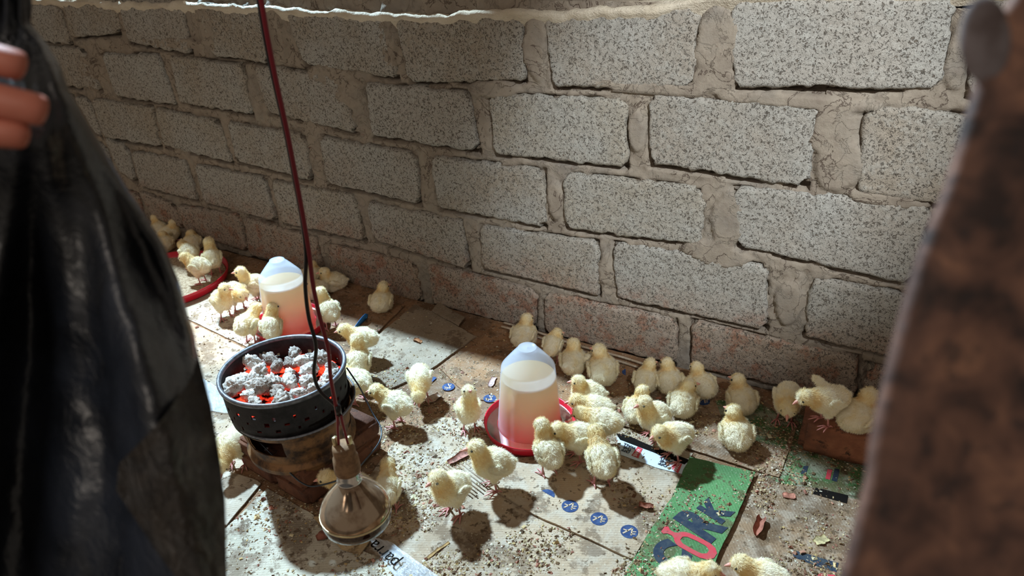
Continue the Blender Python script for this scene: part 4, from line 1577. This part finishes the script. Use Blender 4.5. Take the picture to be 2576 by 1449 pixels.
lat([(0, -.002), (.012, -.002), (.0185, -.006), (.0195, -.012), (.0195, -.032), (.022, -.036), (.023, -.062), (.0225, -.070), (0, -.070)], 'socket', m_cer)
lat([(.0165, -.066), (.020, -.070), (.0175, -.075), (.021, -.080), (.0185, -.085), (.0225, -.091), (.0220, -.096), (.019, -.101)], 'screw_cap', m_chrome)
lat([(.0165, -.090), (.020, -.098), (.030, -.112), (.044, -.130), (.055, -.148), (.0615, -.164), (.0630, -.172), (.0632, -.178)], 'reflector', m_alu)
lat([(.0632, -.178), (.0634, -.190), (.0615, -.203), (.052, -.2125), (.034, -.217), (.016, -.2185), (0, -.219)], 'lens', m_lens)
lat([(.0636, -.175), (.0643, -.178), (.0636, -.181), (.0628, -.178)], 'seam_ring', m_brass, 56, True)
for s in (-1, 1):
    bm = bmesh.new()
    bmesh.ops.create_cube(bm, size=1)
    bmesh.ops.scale(bm, vec=(.007, .009, .022), verts=bm.verts)
    bmesh.ops.bevel(bm, geom=bm.edges[:], offset=.001, segments=1, affect='EDGES')
    bmesh.ops.translate(bm, verts=bm.verts, vec=(LX_ + RT.x * s * .012, LY_ + RT.y * s * .012, zt0 + .003))
    link('terminal_lug', me_bm(bm), m_brass, lamp)

# cable: two cores
m_redw = simple_mat('red_cable', (120, 18, 34), .35, .5)
m_blkw = simple_mat('black_cable', (14, 13, 15), .35, .5)


def P_at(px, py, off=0):
    """point of the vertical plane through the lamp axis facing the viewer"""
    nrm = Vector((FW.x, FW.y, 0)).normalized()
    r = ray(px, py)
    d0 = Vector((LX_, LY_, 0)).dot(nrm) + off
    t_ = d0 / r.dot(nrm)
    return r * t_ + Vector((0, 0, CAMZ))


cable = thing('lamp_cable', (LX_, LY_, zt0), 'dark red and black twin cable hanging down to the infrared bulb', 'cable')
red = [(636, -120), (657, 0), (676, 110), (697, 215), (722, 330), (745, 450), (765, 560), (778, 640), (788, 720), (805, 800), (826, 880), (832, 950), (845, 1020), (852, 1068)]
blk = [(630, -120), (651, 0), (670, 110), (692, 215), (718, 330), (741, 450), (761, 560), (770, 640), (768, 720), (777, 800), (795, 870), (790, 940), (806, 985), (846, 1024), (852, 1068)]
V, F = tube_geo(smooth_path([P_at(*p) for p in red], 6), .0033, 10)
link('red_core', me_from(V, F), m_redw, cable)
V, F = tube_geo(smooth_path([P_at(p[0], p[1], .003) for p in blk], 6), .0031, 10)
link('black_core', me_from(V, F), m_blkw, cable)
V, F = tube_geo([P_at(849, 1020), P_at(853, 1045)], .0050, 10)
link('tape_wrap', me_from(V, F), m_blkw, cable)
for a, b in (((850, 1045), (852, 1118)), ((858, 1045), (876, 1116))):
    V, F = tube_geo(smooth_path([P_at(*a, -.003), P_at((a[0] + b[0]) / 2 - 1, (a[1] + b[1]) / 2, -.003), P_at(*b, -.004)], 5), .0024, 8)
    link('lead', me_from(V, F), m_redw, cable)

# ================================================================ BLACK PLASTIC
M = Mat('black_polythene', .30, (24, 26, 31), .6)
v = M.coord()
M.bump(M.math('ADD', M.noise(v, 22, 4, .6, 1.5), M.math('MULTIPLY', M.noise(v, 70, 3, .6, 2), .3)), .55, .006)
M.l.new(M.ramp(M.noise(v, 12, 3), [(.3, (.22, .22, .22, 1)), (.7, (.42, .42, .42, 1))]), M.b.inputs['Roughness'])
M.color(M.mix(M.step(M.noise(v, 6, 4, .6, .6), .42, .62), (13, 16, 22), (42, 48, 60)))
m_poly = M.m
EDGE = [(-500, 60), (0, 76), (60, 80), (110, 120), (160, 148), (230, 172), (330, 232), (450, 306), (520, 352), (620, 415), (700, 448), (780, 472), (900, 500), (1020, 530), (1150, 552), (1250, 564), (1449, 571), (1900, 585)]
ey = np.array([p[0] for p in EDGE]); exx = np.array([p[1] for p in EDGE])
GX, GY = 70, 290


def sheet_depth(px, py):
    th = np.arctan2(px - GX, np.maximum(py - GY, -200) + 260)
    rr = np.hypot(px - GX, py - GY) / 1000
    d = .50 + .030 * np.minimum(rr * 1.6, 1) * np.sin(th * 13 + 1.1) * np.clip(rr * 2, 0, 1)
    d = d + .012 * np.sin(th * 29 + .5 + rr * 2) * np.clip(rr * 1.5, 0, 1)
    d = d + .020 * (fbm(px / 210., py / 330., 12, 3) - .5) + .006 * (fbm(px / 60., py / 90., 19, 3) - .5)
    d = d - .065 * np.exp(-(rr / .22) ** 2)
    return d


ny, nx = 190, 120
ys = np.linspace(-420, 1900, ny)
V = []
for y in ys:
    xe = np.interp(y, ey, exx) + 5 * (float(vnoise(y / 60., 1, 3)) - .5)
    ss = np.linspace(0, 1, nx)
    px = -900 + (xe + 900) * (ss ** .8)
    dd = sheet_depth(px, np.full_like(px, y))
    dd = dd + .03 * np.clip((px - (xe - 28)) / 28, 0, 1) ** 2
    for a, d in zip(px, dd):
        V.append(at_depth(a, y, d))
F = []
for j in range(ny - 1):
    for i in range(nx - 1):
        k = j * nx + i
        F.append((k, k + 1, k + nx + 1, k + nx))
curtain = thing('plastic_curtain', at_depth(200, 1900, .5), 'black plastic curtain pulled aside by a hand at the left', 'curtain')
o = link('sheet', me_from(V, F), m_poly, curtain)
md = o.modifiers.new('thick', 'SOLIDIFY'); md.thickness = .0012; md.offset = 1
# inner flap seen at the lower right, browner and crinkled
M = Mat('dusty_polythene', .40, (46, 41, 37), .5)
v = M.coord()
M.color(M.mix(M.step(M.noise(v, 14, 4, .6, 2), .4, .65), (50, 44, 39), (30, 29, 30)))
M.bump(M.noise(v, 26, 5, .65, 2.5), 1.0, .010)
m_dpoly = M.m
fo = [(500, 870), (495, 905), (482, 950), (420, 1040), (360, 1105), (300, 1165), (292, 1235), (330, 1290), (395, 1390), (440, 1449), (520, 1600), (520, 1900)]
fy = np.array([p[1] for p in fo]); fxx = np.array([p[0] for p in fo])
V = []
ys2 = np.linspace(872, 1900, 100)
for y in ys2:
    xe = np.interp(y, ey, exx) + 1; xl = min(float(np.interp(y, fy, fxx)), xe - 4)
    px = np.linspace(xl, xe, 40)
    dd = sheet_depth(px, np.full_like(px, y)) - .007 - .010 * np.abs(fbm(px / 55., px * 0 + y / 80., 40, 4) - .5)
    for a, d in zip(px, dd):
        V.append(at_depth(a, y, d))
F = []
for j in range(99):
    for i in range(39):
        k = j * 40 + i
        F.append((k, k + 1, k + 41, k + 40))
o = link('folded_flap', me_from(V, F), m_dpoly, curtain)
tag(o, 'brownish crinkled flap of the black plastic')

# ================================================================ HAND
M = Mat('skin', .5, (190, 118, 98), .4)
v = M.coord()
M.color(M.mix(M.noise(v, 40, 3), (196, 122, 104), (164, 94, 74)))
M.b.inputs['Subsurface Weight'].default_value = .2
M.b.inputs['Subsurface Radius'].default_value = (.01, .004, .002)
m_skin = M.m
HD = .405


def hp(px, py, d=HD):
    return at_depth(px, py, d)


chains = [  # (points px,py,depth, radii m)
    [(-560, 120, .44, .024), (-330, 60, .425, .0125), (-200, 95, .405, .0105), (-80, 132, .398, .0100), (44, 164, .402, .0096), (66, 172, .406, .0082)],
    [(-560, 220, .44, .026), (-320, 190, .42, .0130), (-170, 215, .40, .0108), (-40, 245, .395, .0104), (96, 276, .400, .0100), (122, 284, .404, .0086)],
    [(-560, 320, .44, .026), (-330, 330, .42, .0125), (-190, 322, .402, .0102), (-70, 328, .398, .0096), (52, 338, .402, .0090), (76, 344, .406, .0076)],
    [(-560, 420, .44, .022), (-350, 440, .425, .0115), (-240, 430, .41, .0095), (-140, 425, .405, .0086), (-70, 425, .41, .0078)],
    [(-560, 260, .46, .024), (-420, 200, .50, .0140), (-280, 150, .53, .0125), (-150, 170, .535, .0115), (-60, 200, .53, .0090)],
]
verts, edges, rad = [], [], []
root = hp(-700, 280, .45)
verts.append(root); rad.append(.030)
verts.append(hp(-1000, 330, .48)); rad.append(.027); edges.append((0, 1))
verts.append(hp(-1500, 420, .52)); rad.append(.030); edges.append((1, 2))
for c in chains:
    prev = 0
    for (a, b, d, r) in c:
        verts.append(hp(a, b, d)); rad.append(r)
        edges.append((prev, len(verts) - 1)); prev = len(verts) - 1
me = bpy.data.meshes.new('hand')
me.from_pydata([tuple(v) for v in verts], edges, [])
ob = bpy.data.objects.new('hand', me)
COL.objects.link(ob)
sk = ob.modifiers.new('skin', 'SKIN')
me.skin_vertices[0].data[0].use_root = True
for i, r in enumerate(rad):
    me.skin_vertices[0].data[i].radius = (r, r)
ss = ob.modifiers.new('sub', 'SUBSURF'); ss.levels = 2; ss.render_levels = 2
dg = bpy.context.evaluated_depsgraph_get()
hm = bpy.data.meshes.new_from_object(ob.evaluated_get(dg))
bpy.data.objects.remove(ob)
hm.polygons.foreach_set('use_smooth', [True] * len(hm.polygons))
person = thing('person', hp(-700, 280, .45), 'person outside the frame holding the black plastic aside with the fingertips', 'person')
hm.materials.clear()
link('hand', hm, m_skin, person)
M = Mat('nail', .3, (214, 150, 134), .5)
# ================================================================ RUSTY DOOR EDGE
M = Mat('rusty_metal', .7, (96, 66, 54), .4)
v = M.coord()
c = M.ramp(M.noise(v, 42, 3, .55, .5), [(.34, (52, 40, 38)), (.45, (86, 62, 54)), (.56, (108, 78, 66)), (.70, (140, 102, 82))])
c = M.mix(M.math('MULTIPLY', M.step(M.noise(v, 90, 3, .6), .58, .66), .6), c, (44, 38, 40))
M.color(c)
M.bump(M.noise(v, 60, 4, .6), .5, .003)
m_rusty = M.m
DO = [(-900, 2760), (-300, 2640), (-100, 2570), (0, 2532), (60, 2480), (150, 2452), (240, 2436), (300, 2418), (380, 2394), (480, 2362), (560, 2330), (640, 2300), (760, 2262), (850, 2240), (1000, 2202), (1100, 2182), (1200, 2170), (1320, 2140), (1449, 2104), (1700, 2040), (1900, 2000)]
dy = np.array([p[0] for p in DO]); dx = np.array([p[1] for p in DO])
DD = .27
nrow = 90
V = []
prof_n = 0
for y in np.linspace(-900, 1900, nrow):
    xe = float(np.interp(y, dy, dx)) + 6
    w = 3 * (float(vnoise(y / 40., 2, 8)) - .5)
    cols = [(xe + 16 + w, .034), (xe + 6 + w, .018), (xe + w, .008), (xe + 4 + w, .002), (xe + 16 + w, 0.0), (xe + 34, -.0012)] + [(xe + 34 + (3600 - xe - 34) * k / 12, -.0012 + .0016 * math.sin(k * 1.7 + y / 300)) for k in range(1, 13)] + [(3600, .034)]
    prof_n = len(cols)
    for a, d in cols:
        V.append(at_depth(a, y, DD + d))
F = []
for j in range(nrow - 1):
    for i in range(prof_n):
        i2 = (i + 1) % prof_n
        F.append((j * prof_n + i, j * prof_n + i2, (j + 1) * prof_n + i2, (j + 1) * prof_n + i))
F.append(tuple(range(prof_n))); F.append(tuple(range((nrow - 1) * prof_n, nrow * prof_n))[::-1])
door = link('door_1', me_from(V, F), m_rusty)
tag(door, 'rusty brown metal door edge standing very close at the right', None, None, 'structure')
bm = bmesh.new()
bmesh.ops.create_uvsphere(bm, u_segments=20, v_segments=12, radius=1)
C = at_depth(2478, 100, DD)
m4 = Matrix.Translation(C) @ Matrix(((RT.x, UP.x, -FW.x, 0), (RT.y, UP.y, -FW.y, 0), (RT.z, UP.z, -FW.z, 0), (0, 0, 0, 1))) @ Matrix.Diagonal((.010, .017, .0025, 1))
bmesh.ops.transform(bm, matrix=m4, verts=bm.verts)
link('weld_lump', me_bm(bm), simple_mat('grey_weld', (112, 104, 106), .7, .2, .1, (78, 66, 64), 60), door)
